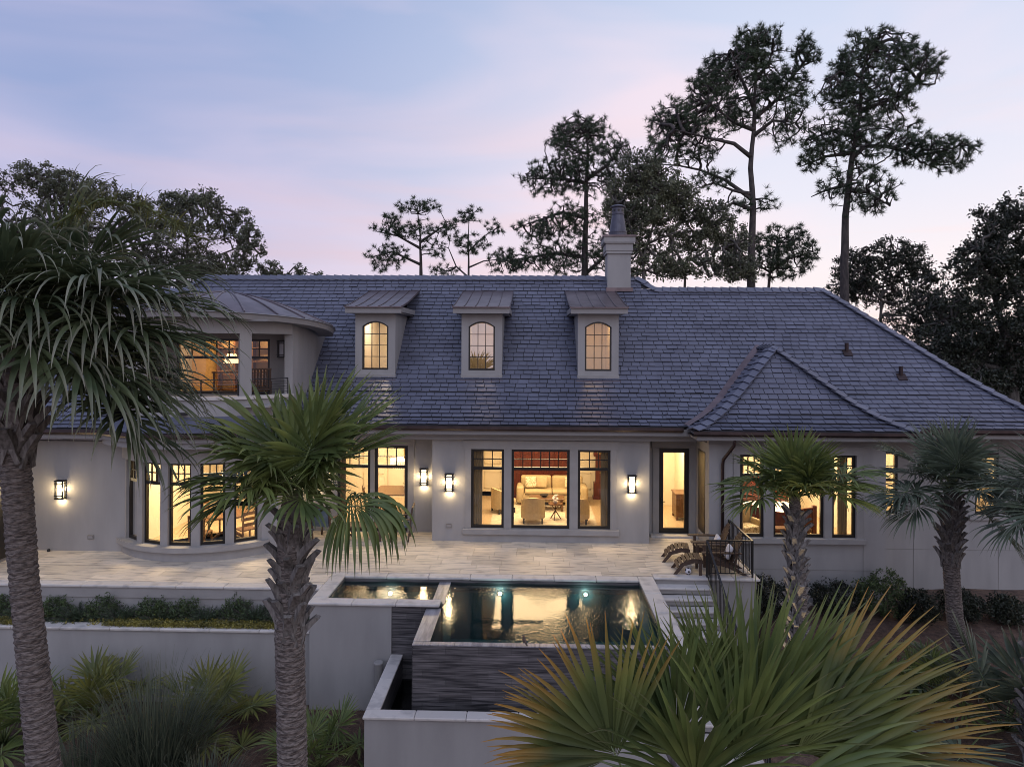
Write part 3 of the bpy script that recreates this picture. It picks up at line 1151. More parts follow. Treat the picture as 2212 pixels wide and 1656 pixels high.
caps((XR, EY, 3.5), (10.42, EY + RUNR, 7.92), drop=.08, step=.36, curve=hipline(PR, (XR, EY), 1, -1))
caps((XL, EY, 3.5), (-12.31, EY + 5.6, 8.38), drop=.08, step=.36, curve=hipline(PROF, (XL, EY), 1, 1))
caps((PX0, PE, 3.5), (AX, AY, PZ), drop=.06, step=.32, curve=hipline(PPF, (PX0, PE), s_, 1))
caps((PX1, PE, 3.5), (AX, AY, PZ), drop=.06, step=.32, curve=hipline(PPF, (PX1, PE), s_, -1))
caps((AX, AY, PZ), (AX, 22.85, PZ), drop=.12)
caps((-20, LE + PL[-1][0], 7.7), (-10.7, LE + PL[-1][0], 7.7), drop=.17)
tag(MBc.build('ridge_slates', SLATE, ROOFR), kind='stuff')

FULL.sort(key=lambda r: r[0])
sl = MB().add([(-.5, 0, 0), (.5, 0, 0), (.5, 1, 0), (-.5, 1, 0), (-.5, 0, -1), (.5, 0, -1), (.5, 1, -1), (-.5, 1, -1)],
              [(0, 1, 2, 3), (0, 4, 5, 1), (1, 5, 6, 2), (3, 2, 6, 7), (0, 3, 7, 4)])
sl0 = sl.build('slate', SLATE, ROOFR, local=True)
sme = sl0.data
bpy.data.objects.remove(sl0)
org = wloc(ROOFR)
pick = 0
for r in FULL:
    _, c, az, pitch, w, ln, poly, zs, th = r
    if pick < 300 and c[0] > -5.2:
        inst(sme, 'slate', ROOFR, Vector(c) - org, (pitch, 0, az), (w, ln, th * 1.3))
        pick += 1
    else:
        heap(poly, zs, th)
tag(MB().add(SV, SF).build('slates', SLATE, ROOFR), kind='stuff')

# fascias, soffits, gutters
fa = MB()
fa.box(-7.0, 5.0, EY + .02, EY + .08, 3.27, 3.46).box(-7.0, 5.0, EY + .08, 21.6, 3.24, 3.28).box(-7.0, 5.0, 20.2, 20.39, 3.062, 3.238)
fa.box(9.9, 16.2, EY + .02, EY + .08, 3.27, 3.46).box(9.9, 16.2, EY + .08, 21.6, 3.24, 3.28)
fa.box(PX0 + .1, PX1 - .1, PE + .03, PE + .09, 3.27, 3.46).box(PX0 + .1, PX0 + .16, PE + .09, 20.6, 3.27, 3.46).box(PX1 - .16, PX1 - .1, PE + .09, 20.6, 3.27, 3.46)
fa.box(PX0 + .16, PX1 - .16, PE + .09, 21.0, 3.24, 3.275).box(5.06, 10.08, 19.66, 19.9, 3.062, 3.238)
fa.box(-20, -11.9, LE + .02, LE + .08, 3.27, 3.46).box(-20, -11.5, LE + .08, 19.4, 3.24, 3.275).box(-7.35, -6.95, LE + .02, LE + .08, 3.27, 3.46).box(-7.35, -6.95, LE + .08, 19.4, 3.24, 3.275)
fa.box(-7.0, -6.94, LE + .08, EY, 3.27, 3.46)
fa.build('fascia', TRIM, house)
ring(3.40, 3.48, 3.27, 3.46, -R(41), R(41), 40).build('fascia', TRIM, house)
ring(2.6, 3.40, 3.10, 3.27, -R(44), R(44), 40, r0t=2.6, r1t=3.40).build('soffit', TRIM, house)


def gutter(pts):
    b = MB()
    pts = [Vector(p) for p in pts]
    prof = [(-.02, .06), (-.13, .06), (-.14, -.02), (-.09, -.07), (.0, -.075)]
    for i, p in enumerate(pts):
        d = (pts[min(i + 1, len(pts) - 1)] - pts[max(i - 1, 0)]).normalized()
        o_ = Vector((d.y, -d.x, 0))
        b.v += [tuple(p + o_ * (-u) * 1.0 + Vector((0, 0, w))) for u, w in prof]
    k = len(prof)
    for i in range(len(pts) - 1):
        for j in range(k - 1):
            b.f.append((i * k + j, i * k + j + 1, (i + 1) * k + j + 1, (i + 1) * k + j))
    return b.build('gutter', GUTTER, house)


gutter([(-6.9, EY + .02, 3.46), (4.35, EY + .02, 3.46)])
gutter([(PX0, 20.4, 3.46), (PX0, PE + .02, 3.46)][::-1])
gutter([(PX0 - .02, PE + .02, 3.46), (PX1 + .02, PE + .02, 3.46)])
gutter([(10.7, EY + .02, 3.46), (16.2, EY + .02, 3.46)])
gutter([(-20, LE + .02, 3.46), (-11.9, LE + .02, 3.46)] + [(BC.x + 3.49 * math.sin(t), BC.y - 3.49 * math.cos(t), 3.46) for t in np.linspace(-R(39), R(39), 24)] + [(-7.2, LE + .02, 3.46), (-6.92, LE + .02, 3.46)])
# copper valley on the left of the pavilion


def valley_pts(n=14):
    pts = []
    for i in range(n + 1):
        z = 3.55 + (PZ - 3.55) * i / n
        # side slope of the pavilion at height z, main slope at height z
        rs = np.interp(z, [p[1] for p in PPS], [p[0] for p in PPS])
        rm = np.interp(z, [p[1] for p in PROF], [p[0] for p in PROF])
        pts.append((PX0 + rs, EY + rm, z))
    return pts


VP = valley_pts()
vb = MB()
for x, y, z in VP:
    vb.v += [(x - .17, y - .01, z + .07), (x - .03, y - .10, z + .03), (x + .10, y - .02, z + .10)]
for i in range(len(VP) - 1):
    for j in range(2):
        vb.f.append((i * 3 + j, i * 3 + j + 1, i * 3 + j + 4, i * 3 + j + 3))
vb.build('valley', COPPER, ROOFR)
# downpipe at the pavilion corner
MB().tube([(5.62, 19.1, 3.36), (5.62, 19.15, 3.1), (5.45, 19.58, 2.65), (5.44, 19.62, 2.5), (5.44, 19.62, -1.9)], .045, 10).build('downpipe', GUTTER, house, smooth=True)
# vent pipes on the right slope
for px, py, Y in ((1829, 755, 22.55), (1946, 799, 21.78)):
    p = at(px, py, Y)
    z = 3.52 + np.interp(Y - EY, [a[0] for a in PROF], [a[1] for a in PROF]) - 3.52
    v = MB().tube([(p.x, Y, z - .1), (p.x, Y, z + .33)], .06, 12).build('vent_pipe', GUTTER, ROOFR)
    fl = MB().prism([(p.x - .14, Y - .16, z - .10), (p.x + .14, Y - .16, z - .10), (p.x + .14, Y + .04, z + .09), (p.x - .14, Y + .04, z + .09)], (0, -.01, .02))
    fl.build('flashing', GUTTER, v)

# --- dormers -----------------------------------------------------------------------------
for n_, (xc, wg) in enumerate(((-5.02, PANE), (-1.61, PANESKY), (2.09, PANEMID))):
    yf = 21.70
    D = bpy.data.objects.new('dormer', None)
    COL.objects.link(D)
    D.parent = house
    D.location = Vector((xc, yf, 4.7)) - wloc(house)
    hwid, zb, zt = .645, 4.72, 6.86
    ww, wh, wz = .42, 1.56, 5.06
    arch = .17
    fb = MB()
    # front with an arched opening
    fb.box(xc - hwid, xc - ww, yf, yf + .16, zb, zt).box(xc + ww, xc + hwid, yf, yf + .16, zb, zt).box(xc - ww, xc + ww, yf, yf + .16, zb, wz)
    for i in range(12):
        xa, xb = xc - ww + 2 * ww * i / 12, xc - ww + 2 * ww * (i + 1) / 12
        za, zb2 = [wz + wh - arch * ((x - xc) / ww) ** 2 for x in (xa, xb)]
        fb.prism([(xa, yf, za), (xb, yf, zb2), (xb, yf, zt), (xa, yf, zt)], (0, .16, 0))
    fb.box(xc - hwid, xc - hwid + .14, yf + .16, 24.6, 4.5, zt).box(xc + hwid - .14, xc + hwid, yf + .16, 24.6, 4.5, zt)
    fb.build('dormer_wall', STUCCO, D)
    MB().box(xc - hwid - .02, xc + hwid + .02, yf - .07, yf, 4.80, 4.93).build('sill', STONE, D, bevel=.01)
    MB().box(xc - hwid - .05, xc + hwid + .05, yf - .16, yf + .02, 4.70, 4.76).build('flashing', COPPER, D)
    cas = MB()
    cas.box(xc - .89, xc + .89, 21.38, 21.44, 6.86, 7.06).box(xc - .89, xc - .83, 21.44, 24.3, 6.90, 7.06).box(xc + .83, xc + .89, 21.44, 24.3, 6.90, 7.06).box(xc - .83, xc + .83, 21.44, 24.0, 6.86, 6.90)
    cas.build('fascia', TRIM, D)
    rp = [(21.32, 7.065), (21.7, 7.12), (22.3, 7.235), (23.2, 7.44), (24.2, 7.68), (24.95, 7.87)]
    rb_ = MB()
    for (y0, z0), (y1, z1) in zip(rp, rp[1:]):
        rb_.prism([(xc - .92, y0, z0), (xc - .92, y1, z1), (xc - .92, y1, z1 - .035), (xc - .92, y0, z0 - .035)], (1.84, 0, 0))
    sr = rb_.build('copper_roof', COPPER, D)
    for k in range(6):
        x = xc - .90 + 1.80 * k / 5
        MB().tube([(x, y, z + .014) for y, z in rp], .013, 5).build('seam', COPPER, D)
    window(2 * ww, wh, TR(xc, yf + .07, wz), None, 3, 4, name='window', glass=wg, fr=.05, mun=.022, arch=arch, parent=D)

# --- chimney ---------------------------------------------------------------------------------
CH = bpy.data.objects.new('chimney', None)
COL.objects.link(CH)
CH.parent = house
CH.location = Vector((3.14, 25.3, 7.6)) - wloc(house)
MB().box(2.72, 3.56, 24.90, 25.75, 7.3, 9.28).build('stack', STUCCO, CH)
cp = MB()
for i, (e, z0, z1) in enumerate(((.05, 9.20, 9.30), (.07, 9.302, 9.56), (.12, 9.562, 9.60), (.145, 9.602, 9.80))):
    cp.box(2.72 - e, 3.56 + e, 24.90 - e, 25.75 + e, z0, z1)
cp.build('crown', STUCCO, CH)
MB().box(2.54, 3.74, 24.72, 25.93, 9.80, 9.86).build('cap_plate', COPPER, CH)
MB().box(2.66, 3.62, 24.72, 25.3, 7.82, 7.95).build('flashing', COPPER, CH)
pc = (3.14, 25.32, 9.86)
MB().lathe([(.33, 0), (.33, .17), (.315, .18), (.22, .80), (.215, .82), (.235, .825), (.235, .86), (.21, .865), (.21, 1.08), (.27, 1.085), (.28, 1.12), (.20, 1.17), (.08, 1.20), (.0, 1.205)], pc, 28).build('chimney_pot', POT, CH, smooth=False)
MB().lathe([(.345, .155), (.345, .185)], pc, 28).build('band', POT, CH)
for k in range(8):
    a = 2 * math.pi * k / 8
    MB().lathe([(.045, -.01), (.045, .012)], n=10).xf(Matrix.Translation((pc[0] + .205 * math.sin(a), pc[1] - .205 * math.cos(a), pc[2] + .97)) @ Matrix.Rotation(a, 4, 'Z') @ Matrix.Rotation(R(90), 4, 'X')).build('pot_vent', IRON, CH)

# --- balcony over the bay ------------------------------------------------------------------
BA = Vector((-9.55, 21.1, 0))
RB = 2.80
ta = R(64)
ring(RB - .22, RB, 3.55, 4.33, -ta, ta, 48, BA).build('balcony_parapet', STUCCO, house)
ring(RB - .28, RB + .06, 4.332, 4.42, -ta, ta, 48, BA).build('balcony_coping', COPING, house)
ring(RB - .24, RB, 6.16, 6.62, -ta, ta, 48, BA).build('balcony_beam', STUCCO, house)
for t0, t1 in ((R(31), R(37.5)), (-R(37.5), -R(31))):
    ring(RB - .26, RB + .005, 4.42, 6.17, t0, t1, 4, BA).build('balcony_post', STUCCO, house)
xs_ = RB * math.sin(ta)
ys_ = BA.y - RB * math.cos(ta)
for sg in (-1, 1):
    b = MB()
    x0, x1 = sorted((BA.x + sg * xs_, BA.x + sg * (xs_ - .24)))
    b.box(x0, x1, ys_ - .02, 23.6, 3.6, 6.62)
    b.build('balcony_side_wall', STUCCO, house)
MB().box(BA.x - 2.3, BA.x + 2.3, 18.6, 21.2, 4.12, 4.18).build('balcony_floor', STONE, house)
BY = 21.0
BW = [(-11.1, -9.0), (-8.86, -8.16)]
wall_x(BA.x - 2.3, BA.x + 2.3, 4.18, 6.62, BY, BY + .2, [(a, b, 4.30, 6.02) for a, b in BW])
for a, b in BW:
    window(b - a, 1.72, TR((a + b) / 2, BY + .06, 4.30), 1.14, 5 if b - a > 1 else 2, 2)
MB().box(BA.x - 2.3, BA.x + 2.3, 18.5, 21.0, 6.50, 6.54).build('balcony_ceiling', TRIM, house)
# copper dome with standing seams; its eave dips a little towards the main roof


def dome(u, t):
    """u 0 eave .. 1 crown, t angle."""
    dip = .30 * (abs(t) / (math.pi / 2)) ** 2
    r = 3.26 * (1 - u)
    z = 6.78 - dip * (1 - u) + .70 * (1 - (1 - u) ** 1.75) 
    return Vector((BA.x + r * math.sin(t), BA.y - r * math.cos(t), z))


db = MB()
nt_, nu = 56, 8
T = [-R(112) + R(224) * i / nt_ for i in range(nt_ + 1)]
for t in T:
    db.v += [tuple(dome(j / nu, t)) for j in range(nu + 1)]
for i in range(nt_):
    for j in range(nu):
        a = i * (nu + 1) + j
        db.f.append((a, a + nu + 1, a + nu + 2, a + 1))
dm = db.build('copper_dome', COPPER, house, smooth=True)
for i in range(0, nt_ + 1, 4):
    MB().tube([dome(j / 12, T[i]) + Vector((0, 0, .012)) for j in range(12)], .024, 5).build('seam', COPPER, dm)
fb = MB()
for t in T:
    e = dome(0, t)
    d = Vector((math.sin(t), -math.cos(t), 0))
    fb.v += [tuple(e + Vector((0, 0, -.01))), tuple(e + d * .03 + Vector((0, 0, -.03))), tuple(e - d * .02 + Vector((0, 0, -.06))), tuple(e - d * .05 + Vector((0, 0, -.19))), tuple(e - d * .52 + Vector((0, 0, -.19)))]
for i in range(nt_):
    for j in range(4):
        a = i * 5 + j
        fb.f.append((a, a + 5, a + 6, a + 1))
fb.build('dome_fascia', TRIM, house)
MB().box(-9.62, -9.36, 18.16, 18.36, 3.93, 4.0).build('scupper', IRON, house)

br = thing('balcony_railing', 'thin horizontal bar railing on the curved balcony parapet', 'railing', (BA.x, 18.4, 4.42))
for t0, t1 in ((R(38), R(62.5)), (-R(30.5), R(30.5)), (-R(62.5), -R(38))):
    n = max(4, int((t1 - t0) / R(4)))
    rr = RB - .12
    P = lambda t, z: (BA.x + rr * math.sin(t), BA.y - rr * math.cos(t), z)
    for k in range(6):
        z = 4.50 + k * .075
        MB().tube([P(t0 + (t1 - t0) * i / n, z) for i in range(n + 1)], .006 if k < 5 else .014, 6).build('rail', IRON, br)
    m = max(1, round((t1 - t0) / R(20)))
    for i in range(m + 1):
        t = t0 + (t1 - t0) * i / m
        MB().bar(P(t, 4.41), P(t, 4.885), .028).build('post', IRON, br)

# ------------------------------------------------------------------ rooms behind the glass
def room(x0, x1, y0, y1, z0, z1, wallm=CREAM, floorm=FLOORW, watts=80, col=(1, .74, .42), size=1.4, lx=None, ly=None, front=False):
    b = MB()
    b.box(x0 - .08, x0, y0, y1, z0, z1).box(x1, x1 + .08, y0, y1, z0, z1).box(x0 - .08, x1 + .08, y1, y1 + .08, z0, z1)
    b.build('room_wall', wallm, house)
    MB().box(x0, x1, y0, y1, z0 - .02, z0).build('room_floor', floorm, house)
    MB().box(x0, x1, y0, y1, z1, z1 + .04).build('room_ceiling', CREAM, house)
    ld = bpy.data.lights.new('ceiling_light', 'AREA')
    ld.energy, ld.color, ld.size = watts * 2.4, col, size
    o = bpy.data.objects.new('ceiling_light', ld)
    COL.objects.link(o)
    o.location = (lx if lx is not None else (x0 + x1) / 2, ly if ly is not None else (y0 + y1) / 2, z1 - .06)


WARM = (1.0, .74, .43)
room(-2.76, 3.28, 20.62, 26.5, .02, 2.98, watts=120, col=(1.0, .70, .37), size=3.0, ly=23.3)
room(-7.08, -3.0, 21.52, 26.0, .02, 2.98, watts=85, col=WARM, size=2.0)
room(3.52, 5.28, 21.57, 25.2, .02, 2.98, watts=55, col=(1, .74, .42), size=1.0)
room(5.32, 9.82, 19.92, 25.2, .02, 2.98, watts=120, col=WARM, size=2.4)
room(10.1, 12.35, 21.42, 24, .02, 2.98, watts=40, col=WARM, size=1.0)
room(12.5, 15.6, 21.42, 24, .02, 2.98, watts=30, col=WARM, size=1.0)
room(-11.85, -7.28, 21.2, 23.4, 4.2, 6.5, wallm=mat('honey_panel', (.48, .33, .17), .5, var=.1, vscale=2), watts=34, col=(1, .62, .27), size=.9, lx=-10.2)
for xc, wt, cl in ((-5.02, 11, (1, .78, .56)), (-1.61, 6, (1, .72, .50)), (2.09, 6, (1, .60, .22))):
    room(xc - .49, xc + .49, 21.86, 24.3, 4.9, 6.84, watts=wt, col=cl, size=.4, ly=22.7)
# breakfast bay: straight part plus the curved front
room(-11.33, -7.42, 19.17, 24.4, .02, 3.08, watts=120, col=(1, .74, .42), size=2.0, ly=20.6)
ring(.02, 2.61, 0, .02, -R(50), R(50), 24).build('room_floor', FLOORW, house)
ring(.02, 2.61, 3.08, 3.10, -R(50), R(50), 24).build('room_ceiling', CREAM, house)


def panels(x0, x1, y, z0, z1, n, par=house):
    w = (x1 - x0) / n
    b = MB()
    for i in range(n):
        a, c = x0 + i * w + .1, x0 + (i + 1) * w - .1
        for p, q, r, s in ((a, c, z0, z0 + .035), (a, c, z1 - .035, z1), (a, a + .035, z0, z1), (c - .035, c, z0, z1)):
            b.box(p, q, y - .03, y, r, s)
    b.box(x0, x1, y - .045, y - .031, z1 + .12, z1 + .2).box(x0, x1, y - .03, y, 0.02, .18)
    b.build('wall_panelling', CREAM2, par)


panels(-2.76, -1.1, 26.5, .3, .95, 2)
panels(-2.76, -1.1, 26.5, 1.25, 2.7, 2)
panels(1.5, 3.28, 26.5, .3, .95, 2)
panels(-11.33, -7.42, 24.4, .3, .95, 4)
panels(-11.33, -7.42, 24.4, 1.25, 2.8, 4)


def soft(parent, *boxes, m=SOFA, name='cushion', bevel=.05):
    for bx in boxes:
        MB().box(*bx).build(name, m, parent, local=True, bevel=bevel, seg=3, smooth=True)


# living room things
t = thing('area_rug', 'pale rug on the living room floor under the tan chairs', 'rug', (.4, 23.4, .022))
MB().box(-1.75, 1.75, -1.7, 2.0, 0, .015).build('weave', RUG, t, local=True)
t = thing('sofa', 'tan camelback sofa with patterned cushions in the living room', 'sofa', (.75, 25.3, .022))
soft(t, (-1.15, 1.15, -.45, .35, .12, .42), name='base')
soft(t, (-1.0, 0, -.5, .2, .42, .56), (0.01, 1.0, -.5, .2, .42, .56), name='seat_cushion')
soft(t, (-1.15, -.01, .15, .42, .40, .98), (.01, 1.15, .15, .42, .40, .98), name='backrest', bevel=.08)
soft(t, (-1.3, -1.03, -.48, .40, .1, .70), (1.03, 1.3, -.48, .40, .1, .70), name='arm', bevel=.09)
for x in (-1.15, 1.1):
    MB().box(x, x + .06, -.4, -.34, 0, .12).build('leg', WALNUT, t, local=True)
for x, m_, lb, rz in ((-.02, CUSH, 'patterned cushion at the left end of the tan sofa', .2), (.36, SOFA, 'plain tan cushion beside the left patterned one on the sofa', -.3), (1.42, CUSH, 'patterned cushion at the right end of the tan sofa', -.2)):
    q = thing('cushion', lb, 'cushion', (x, 25.18, .62), rz)
    MB().box(-.21, .21, -.06, .06, 0, .40).xf(Matrix.Rotation(R(-14), 4, 'X')).build('cover', m_, q, local=True, bevel=.055, seg=3, smooth=True)


def barrel_chair(lb, x, y, rz, m=SOFA):
    q = thing('armchair', lb, 'armchair', (x, y, .037), rz)
    # curved back wraps around the seat; back faces -y (towards the window)
    b = MB()
    n = 16
    for i in range(n + 1):
        a = R(-100) + R(200) * i / n
        hgt = .86 - .22 * (abs(a) / R(100)) ** 2
        for r, z in ((.40, .16), (.40, hgt), (.31, hgt), (.31, .16)):
            b.v.append((r * math.sin(a), -r * math.cos(a) * 1.05, z))
    for i in range(n):
        for k in range(4):
            b.f.append((i * 4 + k, i * 4 + (k + 1) % 4, (i + 1) * 4 + (k + 1) % 4, (i + 1) * 4 + k))
    b.f += [(0, 1, 2, 3), tuple(n * 4 + k for k in (3, 2, 1, 0))]
    b.build('backrest', m, q, local=True, smooth=False)
    soft(q, (-.31, .31, -.3, .38, .28, .48), name='seat')
    for sx in (-.3, .3):
        for sy in (-.28, .3):
            MB().box(sx - .025, sx + .025, sy - .025, sy + .025, 0, .17).build('leg', BLACK, q, local=True)


barrel_chair('tan barrel chair seen from behind in the middle living room window', .05, 22.6, 0)
barrel_chair('tan barrel chair seen from behind in the right living room window', 1.52, 22.6, R(-8))
barrel_chair('tan club chair turned sideways in the left living room window', -1.0, 23.9, R(-62))
t = thing('side_table', 'small dark side table with a white flower between the barrel chairs', 'table', (.80, 22.95, .037))
MB().lathe([(.24, .50), (.24, .53)], n=20).build('table_top', WALNUT, t, local=True)
for k in range(3):
    a = 2.1 * k + .3
    MB().bar((.2 * math.cos(a), .2 * math.sin(a), 0), (-.14 * math.cos(a), -.14 * math.sin(a), .5), .03).build('leg', WALNUT, t, local=True)
t = thing('flower_bowl', 'white flowers in a bowl on the small side table', 'flowers', (.80, 22.95, .567))
MB().lathe([(.04, 0), (.08, .05), (.09, .09)], n=14).build('bowl', WHITE, t, local=True)
fl = MB()
for k in range(14):
    a, e = random.uniform(0, 6.3), random.uniform(.05, .2)
    c = Vector((.11 * math.cos(a) * random.random(), .11 * math.sin(a), .08 + e))
    fl.add([c + Vector(v) * .05 for v in ((1, 0, 0), (0, 1, .3), (-1, 0, 0), (0, -1, .4), (0, 0, 1))], [(0, 1, 4), (1, 2, 4), (2, 3, 4), (3, 0, 4)])
fl.build('blossom', WHITE, t, local=True)
t = thing('coffee_table', 'dark wood coffee table in front of the sofa with small objects', 'table', (.55, 24.3, .037))
MB().box(-.6, .6, -.35, .35, .40, .45).build('table_top', WALNUT, t, local=True, bevel=.01)
for sx in (-.52, .52):
    for sy in (-.28, .28):
        MB().box(sx - .035, sx + .035, sy - .035, sy + .035, 0, .40).build('leg', WALNUT, t, local=True)
t = thing('table_bowl', 'dark bowl standing on the coffee table', 'bowl', (.45, 24.25, .488))
MB().lathe([(.05, 0), (.15, .07), (.16, .09), (.13, .08)], n=16).build('bowl_body', BLACK, t, local=True)
t = thing('bookcase', 'tall red mahogany wall cabinet behind the sofa', 'cabinet', (.25, 26.3, .022))
MB().box(-1.15, 1.15, -.1, .2, 0, 2.9).build('carcass', REDWOOD, t, local=True)
for i in range(5):
    MB().box(-1.1 + i * .44, -1.1 + i * .44 + .40, -.13, -.101, 1.05, 2.8).build('door_panel', REDWOOD, t, local=True, bevel=.008)
    MB().box(-1.1 + i * .44, -1.1 + i * .44 + .40, -.13, -.101, .1, .95).build('door_panel', REDWOOD, t, local=True, bevel=.008)
t = thing('longcase_clock', 'tall red wooden longcase clock in the right living room window', 'clock', (2.62, 26.2, .022))
MB().box(-.25, .25, -.15, .2, 0, .62).build('plinth', REDWOOD, t, local=True, bevel=.015)
MB().box(-.28, .28, -.18, .2, 0, .08).build('foot', REDWOOD, t, local=True)
MB().box(-.18, .18, -.12, .2, .62, 1.62).build('trunk', REDWOOD, t, local=True, bevel=.01)
MB().box(-.26, .26, -.16, .2, 1.62, 2.15).build('hood', REDWOOD, t, local=True, bevel=.015)
MB().lathe([(.17, 0), (.17, .015)], n=24).xf(Matrix.Translation((0, -.165, 1.88)) @ Matrix.Rotation(R(90), 4, 'X')).build('dial', GOLD, t, local=True)
MB().lathe([(.035, 0), (.035, .012)], n=14).xf(Matrix.Translation((0, -.125, 1.0)) @ Matrix.Rotation(R(90), 4, 'X')).build('pendulum', GOLD, t, local=True)


def curtain(lb, x, y, z0, z1, w, m=DRAPE):
    q = thing('curtain', lb, 'curtain', (x, y, z0))
    b = MB()
    n = 18
    for i in range(n + 1):
        xx = -w / 2 + w * i / n
        yy_ = .035 * math.sin(i * 1.9)
        b.v += [(xx * .9, yy_, 0), (xx, yy_ * .8, z1 - z0)]
    for i in range(n):
        b.f.append((2 * i, 2 * i + 2, 2 * i + 3, 2 * i + 1))
    b.build('cloth', m, q, local=True, smooth=True)


curtain('tan curtain inside the left living room window', -1.66, 20.75, .05, 2.9, .34)
curtain('tan curtain inside the right living room window', 2.22, 20.75, .05, 2.9, .28)
curtain('brown curtain at the left dining room door', -6.03, 21.62, .05, 2.9, .22)
curtain('brown curtain at the right dining room door', -3.94, 21.62, .05, 2.9, .22)
curtain('gold curtain inside the right bedroom window', 9.02, 20.1, .05, 2.9, .30)
curtain('gold curtain inside the left bedroom window', 6.06, 20.1, .05, 2.9, .24)

# dining room
t = thing('interior_door', 'cream panelled door seen through the left dining window', 'door', (-5.95, 25.94, .02))
MB().box(-.45, .45, -.03, .02, 0, 2.1).build('leaf', CREAM2, t, local=True)
for z0, z1 in ((.15, .75), (.9, 1.35), (1.5, 1.95)):
    MB().box(-.33, .33, -.045, -.031, z0, z1).build('panel', CREAM, t, local=True, bevel=.01)
t = thing('dining_table', 'polished wooden dining table inside the right dining window', 'table', (-4.5, 23.6, .02))
MB().box(-.95, .95, -.6, .9, .72, .77).build('table_top', WALNUT, t, local=True, bevel=.015)
for sx in (-.8, .8):
    for sy in (-.5, .75):
        MB().box(sx - .05, sx + .05, sy - .05, sy + .05, 0, .72).build('leg', WALNUT, t, local=True)
t = thing('glass_vase', 'small clear vase of flowers on the dining table', 'vase', (-4.35, 23.5, .79))
MB().lathe([(.05, 0), (.07, .08), (.05, .14), (.09, .2)], n=14).build('vase_body', WHITE, t, local=True)
for k in range(5):
    a = k * 1.3
    MB().tube([(0, 0, .1), (.05 * math.cos(a), .05 * math.sin(a), .25), (.12 * math.cos(a), .12 * math.sin(a), .3)], .006, 4).build('stem', PET, t, local=True)
for x, y, rz, lb in ((-5.35, 22.9, R(-70), 'carved dining chair at the left end of the dining table'), (-4.2, 25.0, R(180), 'carved dining chair on the far side of the dining table')):
    q = thing('dining_chair', lb, 'chair', (x, y, .02), rz)
    MB().box(-.25, .25, -.25, .25, .43, .49).build('seat', WALNUT, q, local=True, bevel=.012)
    MB().tube([(-.24, -.24, .45), (-.26, -.3, .85), (-.15, -.33, 1.05), (0, -.34, 1.1), (.15, -.33, 1.05), (.26, -.3, .85), (.24, -.24, .45)], .025, 8).build('backrest', WALNUT, q, local=True, smooth=True)
    MB().box(-.06, .06, -.31, -.28, .5, 1.06).build('splat', WALNUT, q, local=True)
    for sx in (-.22, .22):
        for sy in (-.22, .22):
            MB().box(sx - .022, sx + .022, sy - .022, sy + .022, 0, .43).build('leg', WALNUT, q, local=True)
t = thing('painting', 'large dark framed painting on the dining room wall', 'painting', (-4.1, 25.96, .7))
MB().box(-.75, .75, -.04, 0, 0, 1.5).build('frame', BLACK, t, local=True)
MB().box(-.67, .67, -.05, -.041, .08, 1.42).build('canvas', DARKPICT, t, local=True)
t = thing('chandelier', 'crystal ring chandelier glowing in the right dining window', 'chandelier', (-4.45, 23.7, 1.83))
MB().lathe([(.46, .0), (.48, .02), (.48, .05), (.40, .06)], n=32).build('upper_ring', RING, t, local=True)
for k in range(36):
    a = 2 * math.pi * k / 36
    c, s = math.cos(a), math.sin(a)
    MB().bar((.46 * c, .46 * s, 0), (.46 * c, .46 * s, -.22), .03, .012).build('crystal', RING, t, local=True)
MB().tube([(0, 0, .0), (0, 0, 1.1)], .02, 6).build('stem', GOLD, t, local=True)
MB().bar((-.47, 0, .03), (.47, 0, .03), .02).build('arm', GOLD, t, local=True)
t = thing('pendant_light', 'slim vertical glowing pendant in the left dining window', 'lamp', (-5.3, 23.0, 1.5))
MB().box(-.03, .03, -.03, .03, 0, .95).build('tube', RING, t, local=True)
MB().tube([(0, 0, .95), (0, 0, 1.45)], .008, 5).build('cord', IRON, t, local=True)

# hall behind the glazed door
t = thing('console_table', 'slim console table in the hallway behind the narrow door', 'table', (3.95, 24.2, .02))
MB().box(-.4, .42, -.2, .2, .76, .80).build('table_top', COPING, t, local=True)
for sx in (-.36, .36):
    for sy in (-.16, .16):
        MB().bar((sx, sy, 0), (sx, sy, .76), .025).build('leg', GOLD, t, local=True)
t = thing('wall_picture', 'gilt framed landscape picture on the hallway wall', 'picture', (3.98, 25.18, 1.1))
MB().box(-.33, .33, -.04, 0, 0, .95).build('frame', GOLD, t, local=True)
MB().box(-.25, .25, -.05, -.041, .08, .87).build('canvas', PICT, t, local=True)
t = thing('hall_chest', 'carved dark chest at the right side of the hallway', 'chest', (5.05, 23.4, .02))
MB().box(-.2, .2, -.35, .35, .1, .85).build('carcass', WALNUT, t, local=True, bevel=.02)
MB().box(-.23, .2, -.38, .38, .85, .89).build('chest_top', WALNUT, t, local=True)
for sy in (-.3, .3):
    MB().lathe([(.03, 0), (.05, .05), (.03, .1)], (-.16, sy, 0), 8).build('foot', WALNUT, t, local=True)

